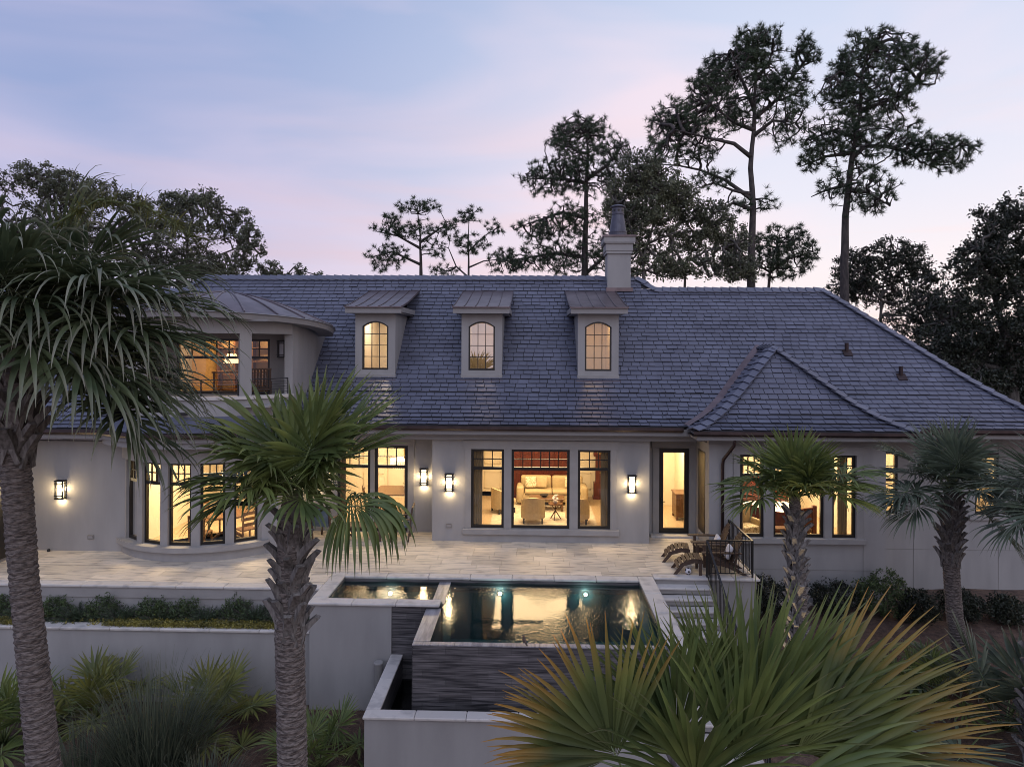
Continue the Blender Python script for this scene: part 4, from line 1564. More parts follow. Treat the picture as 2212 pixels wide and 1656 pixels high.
# bedroom
t = thing('bed', 'dark red wooden bed with white bedding in the bedroom', 'bed', (7.75, 21.3, .02))
pts = [(-.95 + 1.9 * i / 16, .72 + .16 * abs(math.cos(math.pi * i / 16)) ** 1.5) for i in range(17)]
MB().prism([(x, 0, .12) for x, _ in (pts[0], pts[-1])] + [(x, 0, z) for x, z in pts[::-1]], (0, .07, 0)).build('footboard', REDWOOD, t, local=True)
for sx in (-.97, .97):
    MB().box(sx - .06, sx + .06, -.03, .10, 0, .95).build('post', REDWOOD, t, local=True, bevel=.01)
MB().box(-.9, .9, .08, 2.1, .25, .62).build('mattress', WHITE, t, local=True, bevel=.08, seg=3, smooth=True)
MB().box(-.95, .95, 2.1, 2.17, .1, 1.5).build('headboard', REDWOOD, t, local=True)
t = thing('bedroom_armchair', 'pale upholstered armchair in the left bedroom window', 'armchair', (6.5, 20.9, .02), R(20))
soft(t, (-.33, .33, -.3, .3, .15, .45), name='seat', m=CUSH)
soft(t, (-.33, .33, .2, .34, .4, .95), name='backrest', m=SOFA)
soft(t, (-.42, -.3, -.3, .3, .15, .62), (.3, .42, -.3, .3, .15, .62), name='arm', m=SOFA)
t = thing('blanket_bench', 'low dark wooden bench at the foot of the bed', 'bench', (7.75, 20.75, .02))
MB().box(-.6, .6, -.18, .18, .36, .42).build('seat', WALNUT, t, local=True, bevel=.01)
for sx in (-.52, .52):
    MB().box(sx - .03, sx + .03, -.14, .14, 0, .36).build('leg', WALNUT, t, local=True)

# breakfast bay furniture
t = thing('breakfast_table', 'round pedestal table in the curved bay', 'table', (-9.15, 20.3, .02))
MB().lathe([(.62, .70), (.64, .73), (.62, .76)], n=28).build('table_top', WALNUT, t, local=True)
MB().lathe([(.12, .12), (.08, .3), (.13, .45), (.09, .7)], n=14).build('pedestal', WALNUT, t, local=True, smooth=True)
for k in range(4):
    a = k * math.pi / 2 + .5
    MB().tube([(0, 0, .2), (.22 * math.cos(a), .22 * math.sin(a), .16), (.42 * math.cos(a), .42 * math.sin(a), .02)], [.06, .05, .035], 8).build('foot', WALNUT, t, local=True, smooth=True)
for x, y, rz, lb in ((-9.45, 19.25, R(0), 'wooden ladder-back chair nearest the glass of the curved bay'), (-8.35, 19.75, R(50), 'wooden ladder-back chair right of the breakfast table'), (-9.9, 20.7, R(-110), 'wooden ladder-back chair left of the breakfast table')):
    q = thing('kitchen_chair', lb, 'chair', (x, y, .02), rz)
    MB().box(-.24, .24, -.22, .24, .43, .47).build('seat', WALNUT, q, local=True, bevel=.01)
    for sx in (-.22, .22):
        MB().bar((sx, -.21, 0), (sx, -.27, 1.0), .04).build('back_post', WALNUT, q, local=True)
        MB().bar((sx, .2, 0), (sx, .2, .43), .04).build('leg', WALNUT, q, local=True)
    for z in (.58, .74, .90):
        MB().box(-.22, .22, -.265, -.235, z, z + .09).build('rung', WALNUT, q, local=True)
t = thing('picture', 'white framed print on the panelled wall of the curved bay room', 'picture', (-10.3, 24.33, 1.35))
MB().box(-.3, .3, -.03, 0, 0, .75).build('frame', BLACK, t, local=True)
MB().box(-.26, .26, -.04, -.031, .04, .71).build('print', CUSH, t, local=True)
t = thing('pendant_lamp', 'small bright pendant lamp above the breakfast table', 'lamp', (-9.25, 20.2, 1.83))
MB().lathe([(.02, .10), (.07, .06), (.075, -.02), (.05, -.06)], n=14).build('globe', glow_mat('bright_bulb', (1, .8, .5), 14), t, local=True)
MB().tube([(0, 0, .1), (0, 0, 1.2)], .008, 5).build('cord', IRON, t, local=True)

# upper room: lamp on a desk, bookcase
t = thing('table_lamp', 'lit table lamp with a cream shade in the balcony room', 'lamp', (-9.78, 21.95, 4.98))
MB().lathe([(.09, 0), (.09, .02), (.03, .05), (.05, .14), (.03, .25)], n=16).build('lamp_base', GOLD, t, local=True, smooth=True)
MB().lathe([(.25, .26), (.13, .56)], n=24).build('lamp_shade', SHADE, t, local=True, smooth=True)
MB().tube([(0, 0, .56), (0, 0, .64)], .01, 5).build('finial', GOLD, t, local=True)
t = thing('desk', 'wooden desk under the lit lamp in the balcony room', 'desk', (-9.5, 21.95, 4.2))
MB().box(-.8, .8, -.3, .3, .72, .77).build('desk_top', WALNUT, t, local=True)
for sx in (-.74, .74):
    for sy in (-.25, .25):
        MB().box(sx - .03, sx + .03, sy - .03, sy + .03, 0, .72).build('leg', WALNUT, t, local=True)
t = thing('bookshelf', 'honey coloured bookshelf on the back wall of the balcony room', 'bookshelf', (-9.9, 23.25, 4.2))
for sx in (-.9, -.3, .3, .9):
    MB().box(sx - .03, sx + .03, -.15, .12, 0, 2.1).build('side', WALNUT, t, local=True)
for z in (.1, .6, 1.05, 1.5, 2.07):
    MB().box(-.87, .87, -.14, .12, z, z + .03).build('shelf', WALNUT, t, local=True)
t = thing('wicker_chair', 'brown wicker chair on the balcony behind the railing', 'chair', (-8.15, 20.25, 4.18), R(25))
MB().box(-.27, .27, -.27, .27, .30, .38).build('seat', TEAK, t, local=True, bevel=.02)
for i in range(7):
    x = -.26 + .52 * i / 6
    MB().bar((x, -.25, .36), (x, -.36, .95), .05, .02).build('back_slat', TEAK, t, local=True)
MB().bar((-.29, -.36, .95), (.29, -.36, .95), .05).build('top_rail', TEAK, t, local=True)
for sx in (-.29, .29):
    MB().tube([(sx, -.28, .55), (sx, .1, .58), (sx, .28, .52)], .03, 6).build('arm', TEAK, t, local=True)
    for sy in (-.24, .24):
        MB().bar((sx, sy, 0), (sx, sy, .55), .045).build('leg', TEAK, t, local=True)

# ------------------------------------------------------------------ wall lanterns, outlets
def lantern(lb, x, y, z, lit=True, grp=True):
    q = thing('wall_lantern', lb, 'wall lamp', (x, y, z), group='bronze wall lanterns' if grp else None)
    MB().box(-.115, .115, -.02, 0, -.26, .26).build('back_plate', IRON, q, local=True)
    b = MB()
    for sx in (-.10, .10):
        b.box(sx - .018, sx + .018, -.165, -.125, -.25, .24)
    b.box(-.13, .13, -.17, -.02, .225, .262).box(-.13, .13, -.165, -.02, -.275, -.245)
    for z_ in (.17, -.18):
        b.box(-.135, .115, -.160, -.138, z_ - .014, z_ + .014).box(-.11, -.095, -.15, -.02, z_ - .008, z_ + .008).box(.095, .11, -.15, -.02, z_ - .008, z_ + .008)
    b.build('cage', IRON, q, local=True)
    MB().box(-.075, .075, -.115, -.030, -.235, .215).build('glass_shade', LAMPGLASS if lit else COLDGLASS, q, local=True, bevel=.02, seg=2)
    if lit:                                   # light thrown by the two sides and the open bottom of the shade
        for loc, d, sx, sy, e in (((-.082, -.072, 0), (-1, 0, 0), .08, .42, 11), ((.082, -.072, 0), (1, 0, 0), .08, .42, 11), ((0, -.072, -.285), (0, 0, -1), .14, .08, 5), ((0, -.175, 0), (0, -1, 0), .15, .42, 7)):
            ld = bpy.data.lights.new('lantern_light', 'AREA')
            ld.shape, ld.size, ld.size_y, ld.energy, ld.color = 'RECTANGLE', sx, sy, e, (1, .74, .40)
            lo = bpy.data.objects.new('lantern_light', ld)
            COL.objects.link(lo)
            lo.parent = q
            lo.location = loc
            lo.rotation_euler = Vector(d).to_track_quat('-Z', 'Z' if d[2] == 0 else 'Y').to_euler()


lantern('lit wall lantern on the left wing beside the curved bay', -13.28, 18.95, 1.75)
lantern('lit wall lantern in the recess right of the dining doors', -3.36, 21.30, 1.75)
lantern('lit wall lantern left of the living room windows', -2.46, 20.40, 1.77)
lantern('lit wall lantern right of the living room windows near the narrow door', 2.97, 20.40, 1.78)
lantern('lit wall lantern partly hidden by palm leaves left of the dining doors', -6.72, 21.30, 1.75)
lantern('unlit wall lantern under the balcony roof', -7.75, BY, 5.72, False, False)
for x, y, z, lb in ((-2.47, 20.40, .46, 'grey outlet cover low on the wall left of the living room windows'), (-12.45, 18.95, .40, 'grey outlet cover low on the wall beside the curved bay')):
    q = thing('outlet_cover', lb, 'outlet', (x, y, z))
    MB().box(-.09, .09, -.03, 0, -.06, .06).build('cover', WALLGREY, q, local=True, bevel=.006)
    MB().box(-.06, .06, -.036, -.031, -.035, .035).build('flap', TRIM, q, local=True)
    MB().box(-.075, .075, -.034, -.0305, .04, .048).build('hinge', IRON, q, local=True)
t = thing('patio_spigot', 'small dark fitting on the patio floor at the left wall', 'fitting', (-13.6, 18.85, 0))
MB().lathe([(.04, 0), (.045, .03), (.03, .07), (.0, .08)], n=12).build('cap', IRON, t, local=True)

# ------------------------------------------------------------------ patio furniture
def adirondack(lb, x, y, rz):
    """Faces local -x."""
    q = thing('adirondack_chair', lb, 'chair', (x, y, 0), rz, 'teak lounge chairs on the landing')
    for sy in (-.29, .29):
        MB().prism([(-.42, sy - .015, .30), (-.42, sy - .015, .40), (-.30, sy - .015, .43), (.25, sy - .015, .24), (.62, sy - .015, .0), (.50, sy - .015, .0), (.1, sy - .015, .20)], (0, .03, 0)).build('side_rail', TEAK, q, local=True)
        MB().box(-.40, -.33, sy - .05, sy - .018 if sy < 0 else sy + .05, 0, .56).build('front_leg', TEAK, q, local=True)
        MB().bar((.28, sy * 1.12, .2), (.34, sy * 1.12, .56), .05, .03).build('arm_support', TEAK, q, local=True)
        MB().prism([(-.55, sy * 1.2 - .075, .56), (.05, sy * 1.2 - .06, .575), (.45, sy * 1.2 - .035, .57), (.45, sy * 1.2 + .035, .57), (.05, sy * 1.2 + .06, .575), (-.55, sy * 1.2 + .075, .56)], (0, 0, .025)).build('arm', TEAK, q, local=True)
    for i in range(7):
        xx = -.42 + .095 * i
        zz_ = .42 - .045 * i
        MB().box(xx, xx + .08, -.275, .275, zz_, zz_ + .02).build('seat_slat', TEAK, q, local=True)
    for i in range(7):
        yy_ = -.27 + .09 * i
        top = 1.02 - .16 * (abs(i - 3) / 3) ** 2
        MB().bar((.20, yy_ * .86, .22), (.20 + .38 * (top - .2), yy_ * 1.04, top), .075, .02, up=(1, 0, .4)).build('back_slat', TEAK, q, local=True)
    MB().bar((.34, -.3, .56), (.34, .3, .56), .05, .03).build('back_brace', TEAK, q, local=True)
    MB().bar((.46, -.28, .82), (.46, .28, .82), .04, .025).build('back_brace', TEAK, q, local=True)
    return q


def footrest(lb, x, y, rz):
    q = thing('footrest', lb, 'footrest', (x, y, 0), rz, 'teak footrests in front of the lounge chairs')
    for sy in (-.25, .25):
        MB().prism([(-.42, sy - .015, 0), (-.33, sy - .015, 0), (-.15, sy - .015, .22), (.1, sy - .015, .30), (.32, sy - .015, .29), (.32, sy - .015, .38), (.05, sy - .015, .40), (-.22, sy - .015, .28)], (0, .03, 0)).build('side_rail', TEAK, q, local=True)
        MB().box(.22, .29, sy - .05 if sy < 0 else sy + .017, sy - .017 if sy < 0 else sy + .05, 0, .36).build('leg', TEAK, q, local=True)
    prof = [(-.30, .20), (-.22, .275), (-.13, .335), (-.03, .375), (.07, .398), (.17, .40), (.26, .39)]
    for i, (xx, zz_) in enumerate(prof):
        MB().box(-.042, .042, -.28, .28, 0, .018).xf(Matrix.Translation((xx, 0, zz_)) @ Matrix.Rotation(-[.75, .68, .5, .3, .12, -.05, -.1][i], 4, 'Y')).build('slat', TEAK, q, local=True)
    return q


adirondack('teak adirondack chair nearer the house with its back to the railing', 4.90, 18.92, R(-6))
footrest('teak footrest nearer the house door', 4.00, 18.86, R(-8))
adirondack('teak adirondack chair behind the front railing', 4.95, 17.98, R(-4))
footrest('teak footrest nearest the steps', 4.10, 17.93, R(-4))
for x, y, rz, lb in ((5.02, 18.92, R(-6), 'white cushion on the adirondack chair nearer the house'), (5.08, 17.98, R(-4), 'white cushion on the adirondack chair behind the front railing')):
    q = thing('cushion', lb, 'cushion', (x, y, .36), rz)
    MB().box(-.05, .05, -.19, .19, 0, .34).xf(Matrix.Rotation(R(22), 4, 'Y')).build('cover', WHITE, q, local=True, bevel=.045, seg=3, smooth=True)
q = thing('adirondack_table', 'small teak table between the two adirondack chairs', 'table', (5.0, 18.45, 0), R(-4), None)
for i in range(5):
    MB().box(-.22, .22, -.20 + .082 * i, -.125 + .082 * i, .44, .46).build('slat', TEAK, q, local=True)
for sx in (-.18, .18):
    for sy in (-.16, .16):
        MB().box(sx - .02, sx + .02, sy - .02, sy + .02, 0, .44).build('leg', TEAK, q, local=True)
q = thing('ball', 'small black and white ball on the patio beside the footrest', 'ball', (4.04, 17.72, .085))
bm_ = MB()
bm_.lathe([(.085 * math.sin(math.pi * i / 10), -.085 * math.cos(math.pi * i / 10)) for i in range(11)], n=18)
bm_.build('ball_skin', WHITE, q, local=True, smooth=True)
for a, e in ((0, 0), (1.3, .5), (-1.2, .4), (.6, -.8), (-.7, -.9), (2.6, .2), (0, 1.3)):
    d = Vector((math.sin(a) * math.cos(e), -math.cos(a) * math.cos(e), math.sin(e)))
    MB().lathe([(.032, 0), (.026, .006), (.0, .009)], n=5).xf(Matrix.Translation(d * .0815) @ d.to_track_quat('Z', 'Y').to_matrix().to_4x4()).build('patch', BLACK, q, local=True)


def sling_chair(lb, x, y, rz):
    q = thing('patio_chair', lb, 'chair', (x, y, 0), rz, 'patio chairs by the dining doors')
    MB().box(-.26, .26, -.26, .24, .40, .48).build('seat', BLUECLOTH, q, local=True, bevel=.03, seg=2, smooth=True)
    MB().box(-.27, .27, .20, .28, .45, 1.0).xf(Matrix.Translation((0, .03, 0)) @ Matrix.Rotation(R(-6), 4, 'X')).build('backrest', BLUECLOTH, q, local=True, bevel=.025, seg=2, smooth=True)
    for sx in (-.31, .31):
        MB().bar((sx, -.26, 0), (sx, -.26, .64), .045).build('leg', TEAK, q, local=True)
        MB().bar((sx, .26, 0), (sx, .38, 1.0), .045).build('leg', TEAK, q, local=True)
        MB().bar((sx, -.30, .65), (sx, .34, .67), .06, .03).build('arm', TEAK, q, local=True)
    MB().bar((-.31, -.26, .36), (.31, -.26, .36), .04).build('stretcher', TEAK, q, local=True)
    MB().bar((-.31, .38, 1.0), (.31, .38, 1.0), .045).build('top_rail', TEAK, q, local=True)


sling_chair('blue-grey patio chair beside the palm, left of the dining doors', -6.22, 20.55, R(180 - 14))
sling_chair('blue-grey patio chair half hidden by palm leaves right of the dining doors', -3.95, 20.5, R(180 + 95))
q = thing('patio_table', 'low wooden patio table in front of the dining doors', 'table', (-5.0, 20.5, 0))
for i in range(6):
    MB().box(-.55, .55, -.33 + .11 * i, -.225 + .11 * i, .41, .44).build('slat', TEAK, q, local=True)
for sx in (-.48, .48):
    for sy in (-.27, .27):
        MB().box(sx - .035, sx + .035, sy - .035, sy + .035, 0, .41).build('leg', TEAK, q, local=True)
    MB().bar((sx, -.27, .1), (sx, .27, .1), .04).build('stretcher', TEAK, q, local=True)

# small brown bird on the pool edge
bp_ = at(1133, 1391, 13.68)
q = thing('bird', 'small brown bird perched on the infinity edge of the pool', 'bird', (bp_.x, 13.68, -.11))
bb = MB()
rings_ = [(-.10, .10, .004), (-.055, .115, .022), (-.02, .125, .036), (.02, .14, .038), (.045, .165, .026), (.062, .185, .027), (.08, .19, .020), (.092, .188, .007), (.108, .182, .002)]
bb.tube([(x, 0, z - .055) for x, z, _ in rings_], [r for *_, r in rings_], 10)
bb.xf(Matrix.Rotation(R(110), 4, 'Z')).build('body', BIRD, q, local=True, smooth=True)
for sy in (-.012, .012):
    MB().tube([(0, sy, 0), (0, sy, .05)], .003, 4).xf(Matrix.Rotation(R(110), 4, 'Z')).build('leg', IRON, q, local=True)
MB().prism([(-.16, -.015, .035), (-.16, .015, .035), (-.07, .018, .06), (-.07, -.018, .06)], (0, 0, .006)).xf(Matrix.Rotation(R(110), 4, 'Z')).build('tail', BIRD, q, local=True)

# ------------------------------------------------------------------ vegetation builders
def strips(P0, D0, NR, L, W, droop, K, split=.0, wmax=None, power=1.5, fold=.30, grav=(0, 0, -1)):
    """Leaf strips: P0,D0,NR (n,3); L,W,droop (n,). Returns V,F,tip. Width grows to W at split, then tapers to the tip."""
    n = len(P0)
    g = np.array(grav, float)
    p, d = P0.copy(), D0 / np.linalg.norm(D0, axis=1, keepdims=True)
    V = np.zeros((n, K + 1, 3, 3))
    T = np.zeros((n, K + 1, 3))
    for k in range(K + 1):
        r = k / K
        if split > 0:
            w = W * (r / split if r < split else max(0.02, (1 - r) / (1 - split)) ** .85)
        else:
            w = W * max(.03, (1 - r ** 2.2))
        w = np.maximum(w, .002)
        s = np.cross(d, NR)
        s /= np.linalg.norm(s, axis=1, keepdims=True) + 1e-9
        nn = np.cross(s, d)
        V[:, k, 0] = p - s * (w / 2)[:, None]
        V[:, k, 1] = p - nn * (w * fold)[:, None]
        V[:, k, 2] = p + s * (w / 2)[:, None]
        T[:, k] = r
        if k < K:
            p = p + d * (L / K)[:, None]
            d = d + g[None] * (droop * ((k + 1) / K) ** power)[:, None]
            d /= np.linalg.norm(d, axis=1, keepdims=True)
    b = (np.arange(n) * (K + 1) * 3)[:, None] + (np.arange(K) * 3)[None]
    b = b.ravel()
    F = np.concatenate([np.stack([b, b + 1, b + 4, b + 3], 1), np.stack([b + 1, b + 2, b + 5, b + 4], 1)])
    return V.reshape(-1, 3), F, T.ravel()


def frond(parent, hast, fwd, nrm, Rb, m, n=46, spread=R(148), droop=.5, split=.42, K=7, vfold=.25, petiole=None, jit=.06, side=.72, pw=1.5, pr=.016, wf=1.12):
    """One fan leaf in the local coordinates of its palm: petiole (part) and blade (sub-part)."""
    f = np.array(fwd, float)
    f /= np.linalg.norm(f)
    u = np.array(nrm, float)
    u -= f * u.dot(f)
    u /= np.linalg.norm(u)
    s = np.cross(f, u)
    a = np.linspace(-spread, spread, n) + RNG.normal(0, spread / n * .5, n)
    ca, sa = np.cos(a), np.sin(a)
    h = np.array(hast, float)
    D = ca[:, None] * f + sa[:, None] * s + (vfold * np.abs(np.sin(a * .5)) + RNG.normal(0, jit, n))[:, None] * u
    P0 = h + np.maximum(0, ca)[:, None] * f * (.16 * Rb) - (.03 * Rb) * u * np.maximum(0, ca)[:, None]
    L = Rb * (side + (1 - side) * np.maximum(0, np.cos(a * .55))) * RNG.uniform(.9, 1.06, n)
    dth = 2 * spread / n
    W = L * split * dth * wf
    dr = droop * RNG.uniform(.55, 1.5, n)
    NR = np.repeat(u[None], n, 0)
    V, F, T = strips(P0, D, NR, L, W, dr, K, split, power=pw)
    if petiole is not None:
        q0 = Vector(petiole)
        h_ = Vector(hast)
        mid = q0.lerp(h_, .55) + Vector((0, 0, .10 * (h_ - q0).length))
        tip = h_ + Vector(f) * (.2 * Rb)
        fr = MB().tube([q0, q0.lerp(mid, .6), mid, h_, tip], [pr * 1.6, pr * 1.2, pr, pr * .8, pr * .3], 6).build('frond', PET, parent, local=True, smooth=True)
    else:
        fr = MB().tube([h - f * .12, h, h + f * .2 * Rb], [pr, pr * .9, pr * .3], 6).build('frond', PET, parent, local=True, smooth=True)
    np_mesh('blade', V, F, m, fr, attr=T)
    return fr


boot_src = None


def boot_mesh():
    b = MB()
    prof = [(-.02, .0, .085, .03), (.005, .10, .075, .035), (.05, .20, .06, .035), (.12, .31, .05, .028)]   # out, up, half width, half thick
    for sg in (-1, 1):
        b.bar((.0, sg * .085, -.14), (.012, sg * .012, .10), .05, .035, up=(1, 0, 0))
    base = len(b.v)
    for o_, z, w, t_ in prof:
        b.v += [(o_ - t_, -w, z), (o_ + t_, -w * .8, z - .01), (o_ + t_, w * .8, z - .01), (o_ - t_, w, z)]
    for i in range(len(prof) - 1):
        for k in range(4):
            a = base + i * 4 + k
            c = base + i * 4 + (k + 1) % 4
            b.f.append((a, c, c + 4, a + 4))
    b.f.append(tuple(base + len(prof) * 4 - 4 + k for k in range(4)))
    o = b.build('boot', BOOT)
    me = o.data
    bpy.data.objects.remove(o)
    return me


BOOTME = boot_mesh()


def palm_trunk(t, pts, radii, rings=.075, n=20, rough=.065):
    """Ringed trunk along pts (local)."""
    pts = [Vector(p) for p in pts]
    seg = [(b - a).length for a, b in zip(pts, pts[1:])]
    tot = sum(seg)
    m = int(tot / (rings / 2))
    P, Q = [], []
    for i in range(m + 1):
        s = tot * i / m
        j, acc = 0, 0
        while j < len(seg) - 1 and acc + seg[j] < s:
            acc += seg[j]
            j += 1
        k = (s - acc) / seg[j]
        P.append(pts[j].lerp(pts[j + 1], k))
        r = radii[j] + (radii[j + 1] - radii[j]) * k
        Q.append(r * (1 + (rough if i % 2 else -rough * .5) * random.uniform(.4, 1.3)))
    b = MB()
    b.tube(P, Q, n)
    vv = []
    for i, p in enumerate(b.v):
        ring = i // n
        a = (i % n) / n * 2 * math.pi
        k = .012 * math.sin(2 * a + ring * .37) + .014 * math.sin(5 * a + ring * 1.9) + random.uniform(-.010, .010)
        vv.append((p[0], p[1], p[2] + k))
    b.v = vv
    return b.build('trunk', PALMTRUNK, t, local=True, smooth=False)


def boots(t, pts, r, z_step=.052, sc=1.0, tilt=0.):
    """Criss-cross leaf bases on the trunk between two local points."""
    a, b = Vector(pts[0]), Vector(pts[1])
    n = int((b - a).length / z_step)
    for i in range(n):
        k = i / max(1, n - 1)
        p = a.lerp(b, k)
        ang = i * 2.399 + random.uniform(-.2, .2)
        rr = r[0] + (r[1] - r[0]) * k
        s = sc * random.uniform(.8, 1.15)
        inst(BOOTME, 'boot', t, p + Vector((math.cos(ang), math.sin(ang), 0)) * rr, (0, random.uniform(-.1, .25) + tilt, ang), (s * 1.1, s, s * random.uniform(.85, 1.1)))


def crown(t, c, specs, m, **kw):
    """specs: list of (azimuth deg, elevation deg, petiole length, blade radius, droop)."""
    c = Vector(c)
    for az, el, lp, rb, dr in specs:
        a, e = R(az), R(el)
        d = Vector((math.cos(a) * math.cos(e), math.sin(a) * math.cos(e), math.sin(e)))
        side = Vector((-math.sin(a), math.cos(a), 0))
        up = side.cross(d) * -1
        up = d.cross(side) * -1 if up.z < 0 else up
        h = c + d * lp + Vector((0, 0, -.10 * lp * (1 - math.sin(e))))
        fw = (d + Vector((0, 0, -.35 * max(0, math.cos(e))))).normalized()
        frond(t, h, fw, up, rb, m, droop=dr, petiole=c + d * .05, **kw)


def auto_specs(n, lp, rb, dr, el0=82, el1=-35, seed=1, az0=0.):
    rs = random.Random(seed)
    out = []
    for i in range(n):
        k = i / (n - 1)
        out.append((az0 + i * 137.5 + rs.uniform(-14, 14), el0 + (el1 - el0) * k ** .85 + rs.uniform(-7, 7), lp * rs.uniform(.8, 1.15) * (.75 + .35 * k),
                    rb * rs.uniform(.88, 1.1), dr * rs.uniform(.7, 1.3) * (.6 + .8 * k)))
    return out


def bmst(fixed, pts, bf=.25):
    """Attach pts to a growing tree (nearest first). fixed (m,3) are existing nodes. Returns parents for pts (index into fixed+pts)."""
    nF, n = len(fixed), len(pts)
    allp = np.concatenate([fixed, pts])
    path = np.zeros(nF + n)
    d = np.linalg.norm(pts[:, None] - fixed[None], axis=2)
    best = d.argmin(1)
    cost = d[np.arange(n), best]
    dist = cost.copy()
    par = best.copy()
    done = np.zeros(n, bool)
    for _ in range(n):
        i = np.where(done, 1e9, cost).argmin()
        done[i] = True
        path[nF + i] = path[par[i]] + np.linalg.norm(allp[par[i]] - pts[i])
        dd = np.linalg.norm(pts - pts[i], axis=1)
        c2 = dd + bf * path[nF + i]
        upd = (~done) & (c2 < cost)
        cost[upd] = c2[upd]
        par[upd] = nF + i
    return allp, par


def dens(poly, step):
    out = [Vector(poly[0])]
    for a, b in zip(poly, poly[1:]):
        a, b = Vector(a), Vector(b)
        n = max(1, int((b - a).length / step))
        out += [a.lerp(b, (i + 1) / n) for i in range(n)]
    return out


def edges_mesh(A, B, ra, rb, sides=4):
    d = B - A
    ln = np.linalg.norm(d, axis=1, keepdims=True) + 1e-9
    d = d / ln
    ref = np.where(np.abs(d[:, 2:3]) < .9, np.array([[0, 0, 1.]]), np.array([[1., 0, 0]]))
    x = np.cross(d, ref)
    x /= np.linalg.norm(x, axis=1, keepdims=True)
    y = np.cross(d, x)
    V = []
    for k in range(sides):
        a = 2 * math.pi * k / sides
        V.append(A + (x * math.cos(a) + y * math.sin(a)) * ra[:, None])
    for k in range(sides):
        a = 2 * math.pi * k / sides
        V.append(B + (x * math.cos(a) + y * math.sin(a)) * rb[:, None])
    n = len(A)
    V = np.stack(V, 1).reshape(-1, 3)
    b = np.arange(n) * 2 * sides
    F = np.concatenate([np.stack([b + k, b + (k + 1) % sides, b + sides + (k + 1) % sides, b + sides + k], 1) for k in range(sides)])
    return V, F


def needles(C, D, n, ln, w):
    """Bursts of needles at C heading D: thin triangles."""
    m = len(C)
    d = RNG.normal(0, 1, (m, n, 3))
    d /= np.linalg.norm(d, axis=2, keepdims=True)
    d = d + D[:, None] * .75
    d[..., 2] += .25
    d /= np.linalg.norm(d, axis=2, keepdims=True)
    L = ln * RNG.uniform(.7, 1.15, (m, n, 1))
    side = np.cross(d, RNG.normal(0, 1, (m, n, 3)))
    side /= np.linalg.norm(side, axis=2, keepdims=True)
    c = C[:, None] + d * .03
    V = np.stack([c - side * w / 2, c + side * w / 2, c + d * L], 2).reshape(-1, 3)
    F = np.arange(len(V)).reshape(-1, 3)
    return V, F


def leaves(C, n, rad, size, aspect=.5, flat=0.):
    m = len(C)
    o = RNG.normal(0, 1, (m, n, 3))
    o /= np.linalg.norm(o, axis=2, keepdims=True)
    o *= rad * RNG.uniform(.1, 1, (m, n, 1))
    c = (C[:, None] + o).reshape(-1, 3)
    k = len(c)
    a = RNG.normal(0, 1, (k, 3))
    a[:, 2] *= (1 - flat)
    a /= np.linalg.norm(a, axis=1, keepdims=True)
    b = np.cross(a, RNG.normal(0, 1, (k, 3)))
    b /= np.linalg.norm(b, axis=1, keepdims=True)
    s = size * RNG.uniform(.6, 1.3, (k, 1))
    V = np.stack([c - a * s * .5, c + b * s * aspect * .5, c + a * s * .5, c - b * s * aspect * .5], 1).reshape(-1, 3)
    return V, np.arange(len(V)).reshape(-1, 4)


